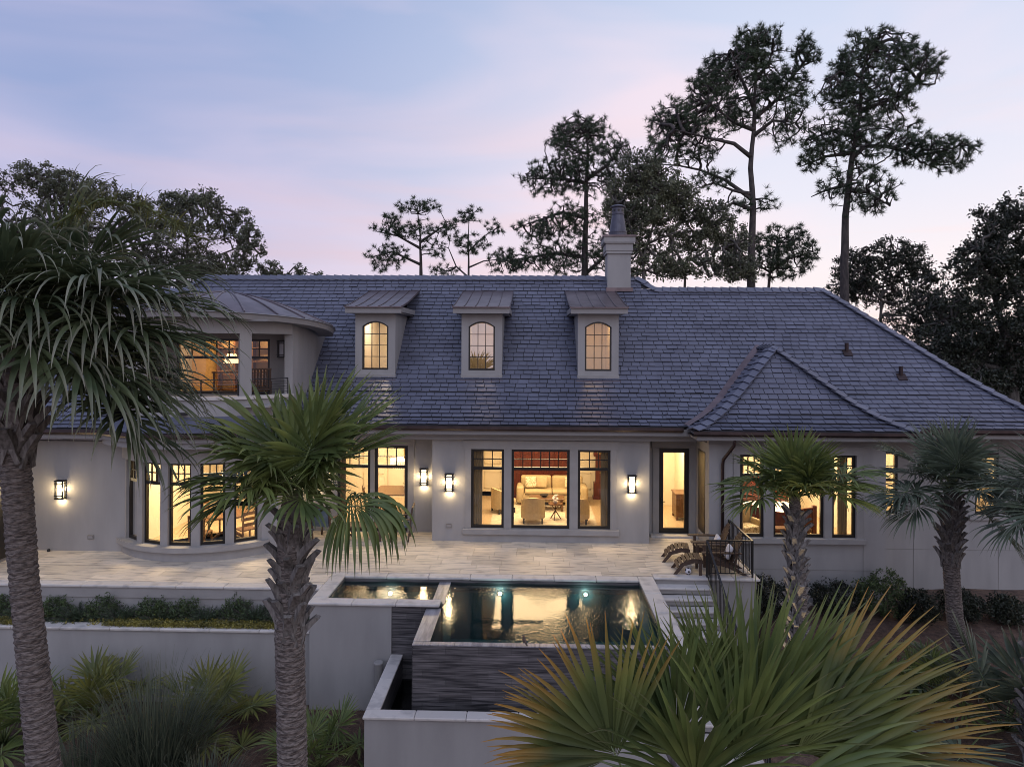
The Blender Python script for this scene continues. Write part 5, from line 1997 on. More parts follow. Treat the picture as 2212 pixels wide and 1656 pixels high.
def tree(name, label, cat, Y, trunk, limbs, clumps, r0, leafm, barkm, kind='pine', dens_k=1., group=None, depth=.75, ground=-.6, bf=.38, twig=.023, leaf=.12, nl=15, lrad=.34, nn=30, nlen=.34, nw=.028, tufts=1):
    """trunk, limbs: polylines in view pixels; clumps: (cx, cy, rx, ry) of foliage masses, all at depth Y."""
    k = Y / 1474.7
    T = [at(x, y, Y) for x, y in trunk]
    base = Vector((T[0].x, Y, ground))
    root = thing(name, label, cat, base, 0, group)
    T = [base - Vector((0, 0, .3))] + T
    Lb = []
    for li in limbs:
        bend = random.uniform(-1, 1)
        q = [at(x, y, Y) for x, y in li]
        ll = (q[-1] - q[0]).length
        Lb.append([p + Vector((0, bend * .35 * ll * (i / max(1, len(q) - 1)), 0)) for i, p in enumerate(q)])
    TD = dens(T, .3)
    for q in Lb:
        q[0] = min(TD, key=lambda p: (p - q[0]).length)
    fixed = [p - base for p in dens(T[1:], .6)]
    tb = MB()
    hgt = (T[-1] - T[0]).length
    tp = [p - base for p in dens(T, .8)]
    tb.tube([p + Vector((random.uniform(-.03, .03), random.uniform(-.03, .03), 0)) for p in tp], [max(.035, r0 * (1 - .88 * (i / (len(tp) - 1)) ** 1.15)) for i in range(len(tp))], 9)
    for li in Lb:
        q = [p - base for p in dens(li, .5)]
        fixed += q
        rl_ = max(.05, r0 * .36)
        tb.tube(q, [max(.028, rl_ * (1 - .8 * i / (len(q) - 1))) for i in range(len(q))], 7)
    pts = []
    for cx, cy, rx, ry, *rest in clumps:
        dk = rest[0] if rest else 1.
        n = max(6, int(rx * ry * math.pi / 95 * dens_k * dk))
        c = at(cx, cy, Y) - base
        dv = RNG.normal(0, 1, (n, 3))
        dv /= np.linalg.norm(dv, axis=1, keepdims=True)
        dv *= (RNG.uniform(0, 1, (n, 1)) ** (1 / 2.3))
        off = RNG.normal(0, .30 * rx * k * depth)
        pts.append(np.array(c) + np.array([0, off, 0]) + dv * np.array([rx * k, rx * k * depth, ry * k]))
    pts = np.concatenate(pts)
    fx = np.array([tuple(p) for p in fixed])
    allp, par = bmst(fx, pts, bf)
    nF = len(fx)
    cnt = np.ones(len(allp))
    # subtree sizes: process by decreasing depth
    depth_ = np.zeros(len(allp), int)
    order = []
    ch = {}
    for i, p in enumerate(par):
        ch.setdefault(int(p), []).append(nF + i)
    stack = [i for i in range(nF)]
    while stack:
        x = stack.pop()
        order.append(x)
        stack.extend(ch.get(x, []))
    for x in reversed(order):
        if x >= nF:
            cnt[par[x - nF]] += cnt[x]
    A, B = allp[par], allp[nF:]
    rb = twig * np.minimum(cnt[nF:], 60) ** .40
    ra = np.minimum(rb * 1.25, np.where(par < nF, .14, twig * np.minimum(cnt[par], 60) ** .40))
    # bow the twigs a little by splitting each edge
    mid = (A + B) / 2 + RNG.normal(0, .045, A.shape) * np.linalg.norm(B - A, axis=1, keepdims=True) * 1.6
    V1, F1 = edges_mesh(A, mid, ra, (ra + rb) / 2)
    V2, F2 = edges_mesh(mid, B, (ra + rb) / 2, rb)
    tb.build('trunk', barkm, root, local=True, smooth=True)
    np_mesh('branches', np.concatenate([V1, V2]), np.concatenate([F1, F2 + len(V1)]), barkm, root)['kind'] = 'stuff'
    thin = cnt[nF:] <= (2 if kind == 'pine' else 6)
    C, Dd = B[thin], (B - A)[thin]
    Dd = Dd / (np.linalg.norm(Dd, axis=1, keepdims=True) + 1e-9)
    if kind == 'pine':
        CC, DD = [C], [Dd]
        for j in range(tufts):
            f = RNG.uniform(.15, .95, (len(C), 1))
            CC.append(A[thin] * (1 - f) + C * f + RNG.normal(0, .16, C.shape))
            DD.append(Dd)
        V, F = needles(np.concatenate(CC), np.concatenate(DD), nn, nlen, nw)
    else:
        f = RNG.uniform(.3, .8, (len(C), 1))
        C2 = np.concatenate([C, A[thin] * (1 - f) + C * f])
        V, F = leaves(C2, nl, lrad, leaf)
    np_mesh('crown', V, F, leafm, root)
    return root


# ------------------------------------------------------------------ background trees
PINES = 'tall pines behind the house'
tree('pine_tree', 'pine with rounded crown rising just left of the chimney', 'pine tree', 48, [(1262, 640), (1265, 480), (1270, 330), (1266, 262)],
     [[(1265, 470), (1215, 455), (1130, 480)], [(1266, 560), (1200, 545), (1090, 560)], [(1268, 400), (1210, 385), (1140, 385)], [(1268, 390), (1310, 360), (1340, 320)], [(1264, 590), (1310, 550), (1345, 470)]],
     [(1258, 280, 62, 42), (1218, 300, 34, 30), (1330, 330, 36, 42), (1180, 378, 58, 42), (1245, 370, 44, 44), (1310, 390, 36, 36), (1170, 488, 66, 28), (1240, 470, 40, 36, .7), (1130, 560, 70, 28, .8), (1220, 560, 56, 34), (1335, 470, 40, 60, .8), (1300, 560, 40, 40, .7), (1250, 350, 90, 90, .4), (1220, 500, 90, 80, .3)],
     .42, NEEDLE, BARK, group=PINES, dens_k=1.8)
tree('pine_tree', 'tallest pine with a wide left-leaning crown and bare forked limbs', 'pine tree', 42, [(1623, 640), (1626, 442), (1621, 364), (1629, 281), (1629, 208), (1636, 110)],
     [[(1618, 432), (1571, 385), (1519, 359), (1478, 346), (1430, 338)], [(1613, 340), (1582, 314), (1530, 307), (1450, 292)], [(1629, 285), (1582, 268), (1530, 230)], [(1634, 262), (1686, 208), (1735, 130)], [(1629, 236), (1597, 172), (1571, 120)],
      [(1618, 425), (1585, 410), (1545, 392)], [(1630, 290), (1668, 262), (1715, 268)], [(1622, 455), (1580, 440), (1545, 462)], [(1630, 180), (1665, 130), (1680, 90)]],
     [(1640, 92, 60, 42), (1612, 130, 42, 34), (1737, 116, 28, 40), (1716, 190, 32, 38, .6), (1562, 146, 42, 46), (1525, 200, 42, 50), (1462, 262, 64, 52), (1428, 330, 38, 32, .8), (1585, 240, 48, 50, .35), (1686, 285, 42, 44, .35),
      (1545, 388, 56, 22, .5), (1600, 440, 46, 22, .4), (1655, 445, 22, 26, .5), (1510, 330, 50, 30, .5), (1670, 170, 40, 50, .6), (1600, 190, 90, 90, .45), (1510, 270, 80, 60, .5), (1690, 220, 60, 80, .35)],
     .40, NEEDLE, BARK, group=PINES, dens_k=1.9)
tree('pine_tree', 'right-hand tall pine with one long limb reaching right', 'pine tree', 42, [(1824, 660), (1826, 468), (1837, 364), (1857, 250), (1863, 156), (1885, 90)],
     [[(1842, 343), (1873, 314), (1920, 312), (1998, 330), (2076, 312), (2117, 296)], [(1863, 234), (1920, 218), (1985, 180)], [(1842, 335), (1790, 335), (1738, 354)], [(1837, 406), (1873, 418), (1915, 447)], [(1834, 400), (1790, 408), (1762, 420)], [(1862, 170), (1820, 150), (1795, 170)], [(1850, 290), (1800, 280), (1748, 300)]],
     [(1900, 104, 84, 44), (1988, 148, 44, 48), (1815, 165, 34, 46), (1870, 205, 104, 40, .8), (1770, 305, 42, 52, .6), (1840, 290, 50, 56, .6), (2035, 330, 84, 38), (1950, 305, 54, 54, .6), (1850, 408, 88, 50, .55), (1745, 352, 26, 22), (1900, 440, 34, 30, .6), (1890, 180, 110, 100, .4), (1870, 300, 120, 70, .35)],
     .38, NEEDLE, BARK, group=PINES, dens_k=1.8)
tree('pine_tree', 'small distant pine with spreading crown left of the other small pine', 'pine tree', 66, [(910, 620), (908, 509), (903, 462)],
     [[(908, 540), (860, 510), (812, 500)], [(909, 570), (850, 545), (800, 560)], [(908, 520), (950, 490), (985, 480)]],
     [(905, 450, 54, 20), (850, 482, 26, 26), (850, 502, 50, 16), (838, 560, 48, 34), (968, 492, 28, 24), (940, 540, 32, 28, .6), (900, 500, 50, 30, .7)],
     .42, NEEDLE, BARK, group=PINES, dens_k=1.5, nlen=.44, nw=.040)
tree('pine_tree', 'slender distant pine with sparse crown above the middle dormer', 'pine tree', 66, [(1012, 620), (1012, 494), (1013, 460)],
     [[(1013, 600), (985, 575), (968, 535), (935, 522)], [(1015, 580), (1045, 565), (1100, 560)], [(1012, 540), (1045, 510), (1078, 490)]],
     [(1012, 463, 34, 20), (1070, 492, 22, 16), (1018, 528, 38, 24), (985, 520, 16, 18, .6), (1085, 565, 52, 28, .8), (960, 585, 28, 16)],
     .26, NEEDLE, BARK, group=PINES, dens_k=1.5, nlen=.44, nw=.040)
tree('pine_tree', 'round-topped pine between the two tallest trunks', 'pine tree', 60, [(1658, 640), (1665, 580), (1680, 520)],
     [[(1664, 590), (1700, 560), (1750, 545)], [(1662, 590), (1630, 570), (1600, 560)]],
     [(1690, 520, 64, 34), (1735, 548, 36, 40), (1640, 545, 44, 40), (1690, 570, 70, 36), (1610, 590, 34, 22)],
     .34, NEEDLE, BARK, group=PINES, dens_k=1.6, nlen=.42, nw=.038)
OAKS = 'broadleaf trees behind the house'
tree('oak_tree', 'spreading oak rising directly behind the chimney', 'tree', 38, [(1394, 640), (1389, 560), (1412, 480), (1425, 420)],
     [[(1390, 560), (1362, 500), (1345, 440)], [(1412, 480), (1450, 440), (1490, 420)], [(1400, 530), (1440, 510), (1470, 500)]],
     [(1385, 375, 48, 56), (1428, 400, 60, 58), (1348, 440, 42, 70), (1470, 420, 44, 36, .8), (1400, 470, 70, 50), (1360, 550, 46, 54), (1430, 560, 50, 46, .8)],
     .26, OAKLEAF, OAKBARK, 'oak', group=OAKS, dens_k=1.75, leaf=.16)
tree('oak_tree', 'thin-stemmed oak below the tallest pine limb, right of the chimney', 'tree', 40, [(1478, 640), (1483, 565), (1510, 515), (1530, 480)],
     [[(1483, 565), (1520, 545), (1580, 530)], [(1482, 575), (1455, 540), (1440, 500)], [(1510, 515), (1480, 480), (1462, 450)]],
     [(1480, 455, 44, 32), (1540, 470, 44, 40), (1500, 510, 62, 42), (1580, 520, 48, 44), (1560, 575, 62, 34), (1470, 580, 50, 28), (1605, 580, 40, 32)],
     .22, OAKLEAF, OAKBARK, 'oak', group=OAKS, dens_k=1.65, leaf=.16)
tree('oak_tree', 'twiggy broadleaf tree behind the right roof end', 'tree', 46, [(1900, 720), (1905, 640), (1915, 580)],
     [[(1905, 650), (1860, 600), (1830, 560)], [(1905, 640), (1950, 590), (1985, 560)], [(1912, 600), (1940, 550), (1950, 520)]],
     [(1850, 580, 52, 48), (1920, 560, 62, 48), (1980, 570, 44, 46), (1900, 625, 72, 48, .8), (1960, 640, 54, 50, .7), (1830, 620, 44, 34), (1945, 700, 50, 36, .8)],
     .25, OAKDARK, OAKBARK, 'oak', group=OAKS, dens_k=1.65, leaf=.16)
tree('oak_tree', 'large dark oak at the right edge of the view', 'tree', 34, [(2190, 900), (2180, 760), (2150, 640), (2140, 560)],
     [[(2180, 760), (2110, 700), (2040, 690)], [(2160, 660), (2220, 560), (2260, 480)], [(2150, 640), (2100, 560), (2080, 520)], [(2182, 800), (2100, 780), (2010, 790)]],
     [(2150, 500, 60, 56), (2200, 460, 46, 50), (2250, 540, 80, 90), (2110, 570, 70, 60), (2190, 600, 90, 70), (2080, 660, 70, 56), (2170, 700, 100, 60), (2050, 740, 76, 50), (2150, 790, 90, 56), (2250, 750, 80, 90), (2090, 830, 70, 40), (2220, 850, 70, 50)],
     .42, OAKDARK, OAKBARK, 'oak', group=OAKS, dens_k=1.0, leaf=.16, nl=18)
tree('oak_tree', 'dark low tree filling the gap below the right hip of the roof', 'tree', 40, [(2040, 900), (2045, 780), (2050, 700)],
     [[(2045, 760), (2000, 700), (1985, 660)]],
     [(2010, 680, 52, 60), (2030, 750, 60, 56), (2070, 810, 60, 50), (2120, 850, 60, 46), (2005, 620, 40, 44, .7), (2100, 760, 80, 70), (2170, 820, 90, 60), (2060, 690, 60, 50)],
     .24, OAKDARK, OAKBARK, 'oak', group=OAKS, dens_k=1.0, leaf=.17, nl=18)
tree('oak_tree', 'wide oak behind the palm at the left edge', 'tree', 44, [(150, 760), (165, 620), (180, 520), (190, 450)],
     [[(165, 620), (90, 540), (40, 470)], [(175, 560), (250, 500), (300, 450)], [(185, 480), (130, 420), (100, 390)]],
     [(60, 385, 70, 42), (140, 410, 70, 44), (-20, 430, 60, 60), (220, 430, 70, 46), (290, 460, 50, 50), (80, 480, 110, 60), (220, 530, 110, 56), (320, 550, 60, 40), (60, 580, 100, 60), (-40, 540, 70, 80)],
     .38, OAKLEAF, OAKBARK, 'oak', group=OAKS, dens_k=1.3, leaf=.18)
tree('oak_tree', 'open-crowned oak left of the main ridge with bare twigs on top', 'tree', 42, [(398, 700), (400, 590), (405, 520), (415, 470)],
     [[(400, 590), (460, 550), (520, 520)], [(402, 560), (350, 520), (320, 470)], [(410, 500), (450, 460), (480, 430)], [(405, 520), (380, 450), (370, 410)]],
     [(385, 440, 52, 34), (440, 440, 52, 34), (340, 480, 50, 48), (490, 480, 48, 46), (540, 530, 38, 46), (420, 500, 80, 50, .7), (380, 560, 80, 44), (480, 580, 80, 30), (340, 610, 90, 40), (470, 600, 90, 26)],
     .30, OAKLEAF, OAKBARK, 'oak', group=OAKS, dens_k=1.35, leaf=.17)
tree('small_tree', 'small far tree peeping over the ridge left of the small pines', 'tree', 70, [(600, 640), (604, 600), (606, 585)], [],
     [(585, 588, 34, 24), (648, 582, 18, 14), (690, 596, 16, 8), (620, 600, 46, 16)], .16, OAKLEAF, OAKBARK, 'oak', group=OAKS, dens_k=2.2, leaf=.24)
# a few bare twigs above the left oak

# ------------------------------------------------------------------ palms
PALMS = 'cabbage palms in the garden'


def palm_root(lb, x, y, z=None):
    return thing('palm_tree', lb, 'palm tree', (x, y, ground_h(x, y) if z is None else z), 0, PALMS)


# big palm at the left edge, long weeping leaf tips
LY = 8.0
b0, b1, b2 = at(95, 1656, LY), at(52, 1250, LY), at(32, 985, LY)
c0 = at(42, 700, LY)
gz = -2.45
root = palm_root('large weeping palm at the left edge with a bare leaning trunk', b0.x + .12, LY, gz)
o_ = Vector(root.location)
tr = [Vector((b0.x + .2, LY, gz - .1)) - o_, b0 - o_, b1 - o_, b2 - o_, c0 - o_]
palm_trunk(root, tr, [.21, .172, .150, .160, .14])
boots(root, (at(34, 985, LY) - o_, at(41, 715, LY) - o_), (.17, .13), .034, 1.0)
cc = c0 - o_
specs = auto_specs(20, .95, 1.2, .85, 66, -10, 5, 20)
specs += [(-20, 8, 1.15, 1.3, .9), (-8, 22, 1.1, 1.3, .8), (-48, 0, 1.0, 1.2, .9), (15, 30, 1.15, 1.3, .8), (-10, -22, 1.2, 1.15, .8), (-6, -30, 1.55, 1.05, .6), (-60, 34, 1.0, 1.3, .55), (-125, 10, .9, 1.2, .6), (5, 48, 1.0, 1.25, .7), (-80, 52, .9, 1.2, .7), (-28, -8, 1.2, 1.3, .6), (25, -10, 1.1, 1.3, .6), (-6, 6, 1.45, 1.3, .55), (8, 18, 1.4, 1.3, .5), (-24, 22, 1.4, 1.3, .5), (-4, -14, 1.35, 1.2, .55)]
crown(root, cc, specs, PALMGREY, n=46, K=11, split=.40, vfold=.2, pw=2.6, jit=.10, wf=1.25)
# its arching flower stalk
fs = [cc + Vector(v) for v in ((.1, -.1, .5), (.5, -.15, 1.15), (1.1, -.2, 1.45), (1.7, -.25, 1.35), (2.25, -.3, 1.0))]
st = MB().tube(fs, [.022, .018, .014, .010, .005], 6).build('flower_stalk', PET, root, local=True, smooth=True)
P, D = [], []
for k in range(46):
    f = random.uniform(.25, 1) * 3.999
    i = int(f)
    p = fs[i].lerp(fs[i + 1], f - i)
    for j in range(9):
        P.append(p + Vector((random.gauss(0, .03), random.gauss(0, .03), 0)))
        D.append((random.gauss(.4, .6), random.gauss(0, .7), random.gauss(-.15, .5)))
V, F, T = strips(np.array(P), np.array(D), np.tile([0, .3, 1.], (len(P), 1)), RNG.uniform(.10, .34, len(P)), np.full(len(P), .010), RNG.uniform(.2, .6, len(P)), 4)
np_mesh('flower_spray', V, F, FLOWER, st, attr=T)

# palm in the middle, boots below a bright green crown
MY = 8.6
b0, b1, b2 = at(632, 1656, MY), at(626, 1390, MY), at(628, 1140, MY)
c0 = at(634, 1062, MY)
root = palm_root('bright green palm in front of the terrace with a criss-cross booted trunk', b0.x, MY, gz)
o_ = Vector(root.location)
palm_trunk(root, [Vector((b0.x, MY, gz - .1)) - o_, b0 - o_, b1 - o_, b2 - o_, c0 - o_], [.20, .178, .18, .16, .12])
boots(root, (at(627, 1375, MY) - o_, at(632, 1120, MY) - o_), (.155, .12), .036, 1.0, .0)
cc = c0 - o_
crown(root, cc, auto_specs(3, .50, .95, .25, 86, 50, 8, -70), PALM, n=40, K=8, split=.55, vfold=.3)
crown(root, cc, [(38, 50, .62, 1.15, .12), (62, 62, .6, 1.12, .12), (18, 40, .55, 1.05, .18), (-15, 68, .5, 1.05, .15), (178, 20, .6, .95, .45), (-165, 4, .5, .85, .5), (-140, 18, .5, .88, .45), (-60, 12, .35, .8, .45), (172, 42, .5, .92, .35), (150, 60, .5, 1.05, .2), (110, 50, .5, 1.0, .2)], PALM, n=42, K=8, split=.55, vfold=.3, pw=2.0)
# the one leaf that hangs out to the right on a long stalk
h = at(748, 1094, MY - .35) - o_
frond(root, h, Vector((.86, -.22, .12)), Vector((-.1, -.55, .85)), .95, PALM, n=54, spread=R(112), droop=.8, split=.52, petiole=at(650, 1130, MY) - o_, vfold=.0, K=9, pw=.7, wf=1.5)

# palm in front of the bedroom windows, lit from below
AY_ = 14.5
b0, c0 = at(1725, 1420, AY_), at(1716, 1072, AY_)
gza = ground_h(b0.x, AY_)
root = palm_root('booted palm in front of the bedroom windows', b0.x, AY_, gza)
o_ = Vector(root.location)
palm_trunk(root, [Vector((0, 0, -.1)), Vector((.0, 0, 1.2)), at(1728, 1300, AY_) - o_, c0 - o_], [.19, .17, .15, .11])
boots(root, (Vector((0, 0, .4)), at(1717, 1110, AY_) - o_), (.15, .12), .038, .95, .0)
cc = c0 - o_
crown(root, cc, auto_specs(9, .6, .95, .2, 85, 25, 21, 100), PALM, n=38, K=7, split=.55, vfold=.3)
crown(root, cc, [(-174, 20, .85, .95, .32), (-162, 8, .8, .85, .35), (-8, 24, .9, .95, .28), (-20, 12, .8, .9, .35), (-90, 36, .5, .9, .25), (-110, 62, .55, .98, .15), (-60, 60, .55, .98, .15), (-5, 30, 1.05, .95, .3)], PALM, n=40, K=7, split=.55, vfold=.3)
up_l = thing('garden_uplight', 'small bronze uplight at the foot of the bedroom palm', 'garden light', (b0.x - .75, AY_ - .35, gza))
MB().lathe([(.05, 0), (.05, .14), (.065, .15), (.065, .17)], n=14).build('housing', BRONZE, up_l, local=True)
MB().lathe([(.05, .171), (.05, .175)], n=14).build('lens', glow_mat('uplight_lens', (1, .78, .45), 20), up_l, local=True)
ld = bpy.data.lights.new('uplight', 'SPOT')
ld.energy, ld.color, ld.spot_size, ld.spot_blend, ld.shadow_soft_size = 420, (1, .78, .48), R(42), .6, .05
lo = bpy.data.objects.new('uplight_lamp', ld)
COL.objects.link(lo)
lo.parent = up_l
lo.location = (0, 0, .2)
lo.rotation_euler = Vector((.72, .25, 2.6)).to_track_quat('-Z', 'Y').to_euler()

# grey palm by the right wing
BYp = 16.4
b0, b1, b2, c0 = at(2082, 1452, BYp), at(2062, 1330, BYp), at(2052, 1190, BYp), at(2056, 1060, BYp)
root = palm_root('grey-green palm with a full crown before the right wing wall', b0.x, BYp, ground_h(b0.x, BYp))
o_ = Vector(root.location)
palm_trunk(root, [Vector((.12, 0, -.1)), b0 - o_, b1 - o_, b2 - o_, c0 - o_], [.21, .19, .175, .17, .13], rings=.07)
boots(root, (at(2053, 1215, BYp) - o_, at(2056, 1075, BYp) - o_), (.18, .14), .036, 1.05, .05)
cc = c0 - o_
crown(root, cc, auto_specs(16, .9, 1.05, .25, 86, 0, 33, 60), PALMBLUE, n=44, K=7, split=.5, vfold=.28)
crown(root, cc, [(-175, 5, 1.1, 1.1, .3), (-160, -8, 1.0, 1.0, .4), (-12, -12, 1.0, 1.05, .45), (-30, -30, .9, 1.0, .5), (0, 12, 1.1, 1.05, .3), (-80, 20, .8, 1.0, .25)], PALMBLUE, n=46, K=7, split=.42, vfold=.28)

# palm at the right edge, mostly out of view
CYp = 13.6
b0, c0 = at(2240, 1420, CYp), at(2290, 1090, CYp)
root = palm_root('booted palm cut off by the right edge of the view', b0.x, CYp, ground_h(b0.x, CYp))
o_ = Vector(root.location)
palm_trunk(root, [Vector((0, 0, -.1)), b0 - o_, c0 - o_], [.22, .19, .15])
boots(root, (Vector((0, 0, .3)), at(2287, 1110, CYp) - o_), (.19, .15), .044, 1.2, .1)
crown(root, c0 - o_, auto_specs(18, .7, 1.0, .3, 84, -20, 44, 150), PALMBLUE, n=42, K=6, split=.44)

# near palm at the bottom right, seen from above
FY = 5.4
root = palm_root('near palm at the bottom right with golden leaf tips', at(1530, 1780, FY).x, FY + .15, gz)
o_ = Vector(root.location)
cc = Vector((0, 0, 4.75))
palm_trunk(root, [Vector((0, 0, -.1)), Vector((.05, 0, 2.4)), cc], [.22, .19, .15])
boots(root, (Vector((.04, 0, 3.2)), cc - Vector((0, 0, .1))), (.17, .14), .04, 1.0, .1)


def near(px, py, dY, ang, tilt, rb, m, spread=70, droop=.12, n=40, face=.75, side=.8, vf=.1, split=.42):
    """Fan leaf with its heart at a view point, pointing at angle ang (deg, 90 = up), tilted towards the camera by tilt."""
    h = at(px, py, FY + dY) - o_
    a = R(ang)
    f = Vector((math.cos(a) * math.cos(R(tilt)), -math.sin(R(tilt)), math.sin(a) * math.cos(R(tilt))))
    nrm = Vector((0, -face, 1 - face)) + Vector((random.uniform(-.2, .2), 0, random.uniform(-.1, .2)))
    frond(root, h, f, nrm, rb * 1.06, m, n=n, spread=R(spread), droop=droop * .55, split=split, petiole=cc, K=8, vfold=vf, side=side, jit=.10, pr=.014, wf=2.3)


near(1345, 1660, -.25, 116, 8, .98, PALMGOLD, 56, .14, 30)
near(1335, 1655, -.2, 158, 10, .88, PALMGOLD, 34, .25, 22)
near(1470, 1640, .15, 98, 0, 1.02, PALM, 56, .18, 40)
near(1540, 1600, .35, 82, -6, 1.02, PALM, 44, .16, 34)
near(1500, 1665, .05, 126, 5, .98, PALM, 36, .28, 28)
near(1600, 1620, .25, 70, -4, 1.15, PALM, 48, .18, 40)
near(1600, 1650, .1, 50, 4, 1.25, PALM, 44, .24, 36)
near(1640, 1620, .2, 30, 0, 1.3, PALM, 44, .26, 36)
near(1680, 1650, -.05, 34, 4, 1.36, PALMGOLD, 36, .12, 32)
near(1720, 1670, -.15, 8, 8, 1.3, PALMGOLD, 34, .2, 28)
near(1580, 1675, -.3, 74, 12, .95, PALM, 46, .16, 30)
near(1640, 1700, -.2, -10, 20, 1.2, PALM, 50, .4, 34)
near(1500, 1720, -.4, 92, 20, .85, PALM, 60, .3, 30)

# ------------------------------------------------------------------ low plants
def palmetto(lb, px, py, Y, R_, n, m, seed, grp='dwarf palmettos below the walls', el0=80, el1=5):
    p = at(px, py, Y)
    z = ground_h(p.x, Y)
    q = thing('dwarf_palmetto', lb, 'palmetto', (p.x, Y, z), 0, grp)
    crown(q, (0, 0, .05), [(az, el, lp * 1.0, rb, dr) for az, el, lp, rb, dr in auto_specs(n, R_ * .95, R_ * .72, .22, el0, el1, seed)], m, n=30, K=5, split=.5, vfold=.2)


palmetto('yellow-green palmetto against the long wall right of the leaning trunk', 205, 1560, 14.6, 1.0, 15, DWARF, 3)
palmetto('yellow-green palmetto behind the tall grass', 455, 1560, 14.3, 1.0, 15, DWARF, 4)
palmetto('green palmetto at the lower left corner', 8, 1590, 13.8, 1.0, 14, PALM, 6)
palmetto('green palmetto at the foot of the middle palm', 690, 1612, 13.2, .85, 14, PALM, 7)
palmetto('broad fan palmetto under the right edge palm', 2170, 1480, 14.8, 1.7, 15, PALMBLUE, 9, el0=70, el1=0)
palmetto('small palmetto beside the leaning foot of the grey palm', 1995, 1480, 15.6, .9, 13, PALM, 10)
palmetto('low palmetto in the dark lower right corner', 2180, 1680, 11.5, .8, 12, PALM, 12)


def grass_clump(lb, px, py, Y, n, hgt, seed, m=GRASSY, spread=.35):
    rs = np.random.default_rng(seed)
    p = at(px, py, Y)
    q = thing('ornamental_grass', lb, 'grass clump', (p.x, Y, ground_h(p.x, Y)), 0, 'tall grasses below the wall')
    a = rs.uniform(0, 6.283, n)
    r = spread * np.sqrt(rs.uniform(0, 1, n))
    lean = rs.uniform(.05, .75, n)
    P0 = np.stack([r * np.cos(a), r * np.sin(a), np.zeros(n)], 1)
    a2 = a + rs.normal(0, .5, n)
    D0 = np.stack([np.cos(a2) * lean, np.sin(a2) * lean, np.ones(n)], 1)
    NR = np.stack([-np.cos(a2), -np.sin(a2), np.full(n, .4)], 1)
    V, F, T = strips(P0, D0, NR, hgt * rs.uniform(.6, 1.15, n), np.full(n, .022), rs.uniform(.1, .55, n), 8, power=1.8)
    np_mesh('blades', V, F, m, q, attr=T)


grass_clump('dark tall grass clump left of the middle palm', 330, 1640, 12.4, 800, 2.15, 1, spread=.45)
grass_clump('tall grass clump beside the big leaning trunk', 190, 1665, 11.9, 420, 1.6, 2)
grass_clump('arching grass clump nearest the middle palm trunk', 440, 1665, 11.6, 420, 1.15, 3)
grass_clump('low grass tuft in front of the tall clump', 280, 1690, 11.0, 260, .9, 4)

# patch of lawn at the lower corners
def lawn(name, x0, x1, y0, y1, n, seed):
    rs = np.random.default_rng(seed)
    x, y = rs.uniform(x0, x1, n), rs.uniform(y0, y1, n)
    P0 = np.stack([x, y, [ground_h(a, b) for a, b in zip(x, y)]], 1)
    D0 = np.stack([rs.normal(0, .35, n), rs.normal(0, .35, n), np.ones(n)], 1)
    NR = np.stack([rs.normal(0, 1, n), rs.normal(0, 1, n), np.full(n, .2)], 1)
    V, F, T = strips(P0, D0, NR, rs.uniform(.05, .12, n), np.full(n, .009), rs.uniform(.2, .6, n), 3)
    o = np_mesh(name, V, F, leaf_mat(name + '_blade', (.085, .115, .05), (.05, .07, .035), rnd=.35), attr=T)
    tag(o, 'short green lawn grass in the lower corner', 'grass', kind='stuff')


lawn('lawn_grass', -9.6, -7.0, 10.3, 12.6, 15000, 5)


def straw(n, x0, x1, y0, y1, seed, name):
    """Loose pine straw on the mulch."""
    rs = np.random.default_rng(seed)
    x, y = rs.uniform(x0, x1, n), rs.uniform(y0, y1, n)
    z = np.array([ground_h(a, b) for a, b in zip(x, y)]) + rs.uniform(.004, .03, n)
    a = rs.uniform(0, 6.283, n)
    L = rs.uniform(.10, .22, n)
    d = np.stack([np.cos(a), np.sin(a), rs.normal(0, .12, n)], 1)
    s = np.stack([-np.sin(a), np.cos(a), np.zeros(n)], 1) * .004
    c = np.stack([x, y, z], 1)
    V = np.stack([c - s, c + s, c + d * L[:, None]], 1).reshape(-1, 3)
    o = np_mesh(name, V, np.arange(len(V)).reshape(-1, 3), mat(name + '_straw', (.20, .115, .075), .9, col2=(.08, .05, .038), vscale=8, rnd=.4))
    tag(o, 'brown pine straw mulch lying on the ground', 'pine straw', kind='stuff')


straw(26000, -9, -3.1, 10.2, 15.6, 3, 'pine_straw')
straw(16000, 6.0, 14.5, 11, 19.5, 4, 'garden_mulch')


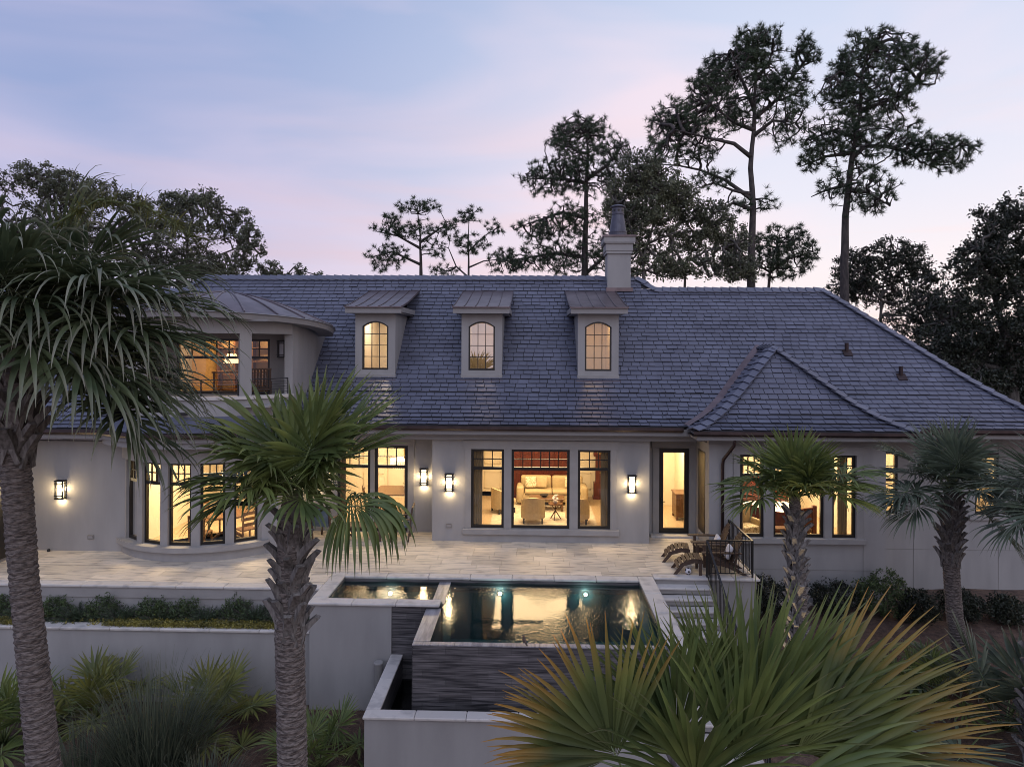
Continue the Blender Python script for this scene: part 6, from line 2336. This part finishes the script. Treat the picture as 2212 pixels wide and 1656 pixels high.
def bush(lb, x, y, z, w, h, d, m, seed, n=260, leaf=.05, nl=6, name='shrub', cat='shrub', grp='shrubs along the house', upright=.0, aspect=.5):
    rs = np.random.default_rng(seed)
    q = thing(name, lb, cat, (x, y, z), 0, grp)
    dv = rs.normal(0, 1, (n, 3))
    dv /= np.linalg.norm(dv, axis=1, keepdims=True)
    dv *= rs.uniform(.25, 1, (n, 1)) ** .5
    lump = 1 + .25 * np.sin(dv[:, 0:1] * 5 + seed) * np.cos(dv[:, 2:3] * 4 + seed * 2)
    P = dv * np.array([w / 2, d / 2, h / 2]) * lump + np.array([0, 0, h * .52])
    P[:, 2] = np.abs(P[:, 2])
    k = rs.uniform(0, 1, n) < upright
    P[k, 2] += rs.uniform(.0, .3, k.sum()) * h
    fx = np.array([(0, 0, .0), (.05 * w, 0, .15 * h), (-.08 * w, .02, .15 * h), (.2 * w, 0, .05 * h), (-.2 * w, 0, .05 * h)])
    allp, par = bmst(fx, P, .3)
    A, B = allp[par], allp[len(fx):]
    V, F = edges_mesh(A, B, np.full(n, .006), np.full(n, .004), 3)
    np_mesh('stems', V, F, OAKBARK, q)['kind'] = 'stuff'
    V, F = leaves(B, nl, leaf * 1.5, leaf, aspect)
    np_mesh('foliage', V, F, m, q)
    return q


def feather(lb, x, y, z, w, h, d, m, seed, n=170, grp='low plants in the planting bed'):
    """Spreading juniper: sprays of short scaly shoots."""
    rs = np.random.default_rng(seed)
    q = thing('juniper', lb, 'shrub', (x, y, z), 0, grp)
    a = rs.uniform(0, 6.283, n)
    el = rs.uniform(.1, 1.2, n)
    D = np.stack([np.cos(a) * np.cos(el) * w, np.sin(a) * np.cos(el) * d, np.sin(el) * h * 1.6], 1)
    L = np.linalg.norm(D, axis=1) * .55 * rs.uniform(.6, 1.1, n)
    P, Dn, Ln = [], [], []
    for i in range(n):
        dd = D[i] / np.linalg.norm(D[i])
        for f in np.linspace(.25, 1, 9):
            p = dd * L[i] * f + np.array([0, 0, -.25 * (L[i] * f) ** 2])
            for _ in range(2):
                P.append(p)
                Dn.append(dd + rs.normal(0, .55, 3))
                Ln.append(rs.uniform(.05, .10))
    k = len(P)
    V, F, T = strips(np.array(P), np.array(Dn), rs.normal(0, 1, (k, 3)), np.array(Ln), np.full(k, .012), np.full(k, .15), 2)
    np_mesh('sprays', V, F, m, q, attr=T)
    V, F = edges_mesh(np.zeros((n, 3)), D / np.linalg.norm(D, axis=1, keepdims=True) * L[:, None], np.full(n, .006), np.full(n, .003), 3)
    np_mesh('stems', V, F, OAKBARK, q)['kind'] = 'stuff'


BED = 'low plants in the planting bed'
rs_ = random.Random(4)
spots = [(-12.75, 'in the bed left of the leaning trunk'), (-11.45, 'in the bed just right of the leaning trunk'), (-10.3, 'in the bed left of the tallest one'), (-9.1, 'tallest in the middle of the planting bed'), (-8.35, 'right of the tallest one in the bed'), (-7.05, 'in the bed near its right end')]
for i, (x, w_) in enumerate(spots):
    bush('small upright leafy shrub ' + w_, x, 16.12 + rs_.uniform(-.04, .08), -.80, .85, .52, .5, SHRUB, 20 + i, 280, .05, 8, grp=BED, upright=.35)
jx = [(-12.1, 'hidden partly by the leaning trunk'), (-10.9, 'left of the second leafy shrub'), (-9.75, 'below the tallest leafy shrub, left side'), (-8.75, 'below the tallest leafy shrub, right side'), (-7.75, 'spilling forward right of the middle'), (-6.55, 'with upright plumes at the right end'), (-5.75, 'beside the middle palm boots')]
for i, (x, w_) in enumerate(jx):
    feather('feathery dark juniper in the planting bed ' + w_, x, 16.06, -.80, 1.6, .5 if i < 5 else .7, .6, JUNIPER, 40 + i, 260)
n = 5200
gx = RNG.uniform(-14, -5.4, n)
gk = np.sin(gx * 1.9) + np.sin(gx * .77 + 1) + RNG.normal(0, .6, n) > -.3
gx = gx[gk]
C = np.stack([gx, RNG.uniform(15.66, 15.98, len(gx)), RNG.uniform(-.74, -.66, len(gx))], 1)
V, F = leaves(C, 9, .06, .05, .5)
tag(np_mesh('golden_groundcover', V, F, GOLDMOSS), 'yellow-gold ground cover spilling over the planter coping', 'ground cover', kind='stuff')
for i, (px, py, Y, w, h, lb) in enumerate(((1905, 1345, 18.9, 1.6, 1.2, 'bright green rounded shrub left of the grey palm trunk'), (1985, 1345, 18.6, 1.1, .9, 'dark green shrub right behind the grey palm trunk'), (1800, 1345, 18.9, 1.3, .95, 'dark shrub under the bedroom windows, right of the booted palm'), (1665, 1345, 18.7, 1.4, 1.1, 'dark shrub at the foot of the landing wall'), (2075, 1370, 18.9, 1.1, .75, 'dim low shrub against the right wing wall'), (2180, 1400, 18.6, 1.1, .7, 'dim shrub by the right edge below the wing wall'))):
    p = at(px, py, Y)
    bush(lb, p.x, Y, ground_h(p.x, Y), w, h, 1.1, SHRUB if i == 0 else OAKDARK, 60 + i, 520, .075, 8)
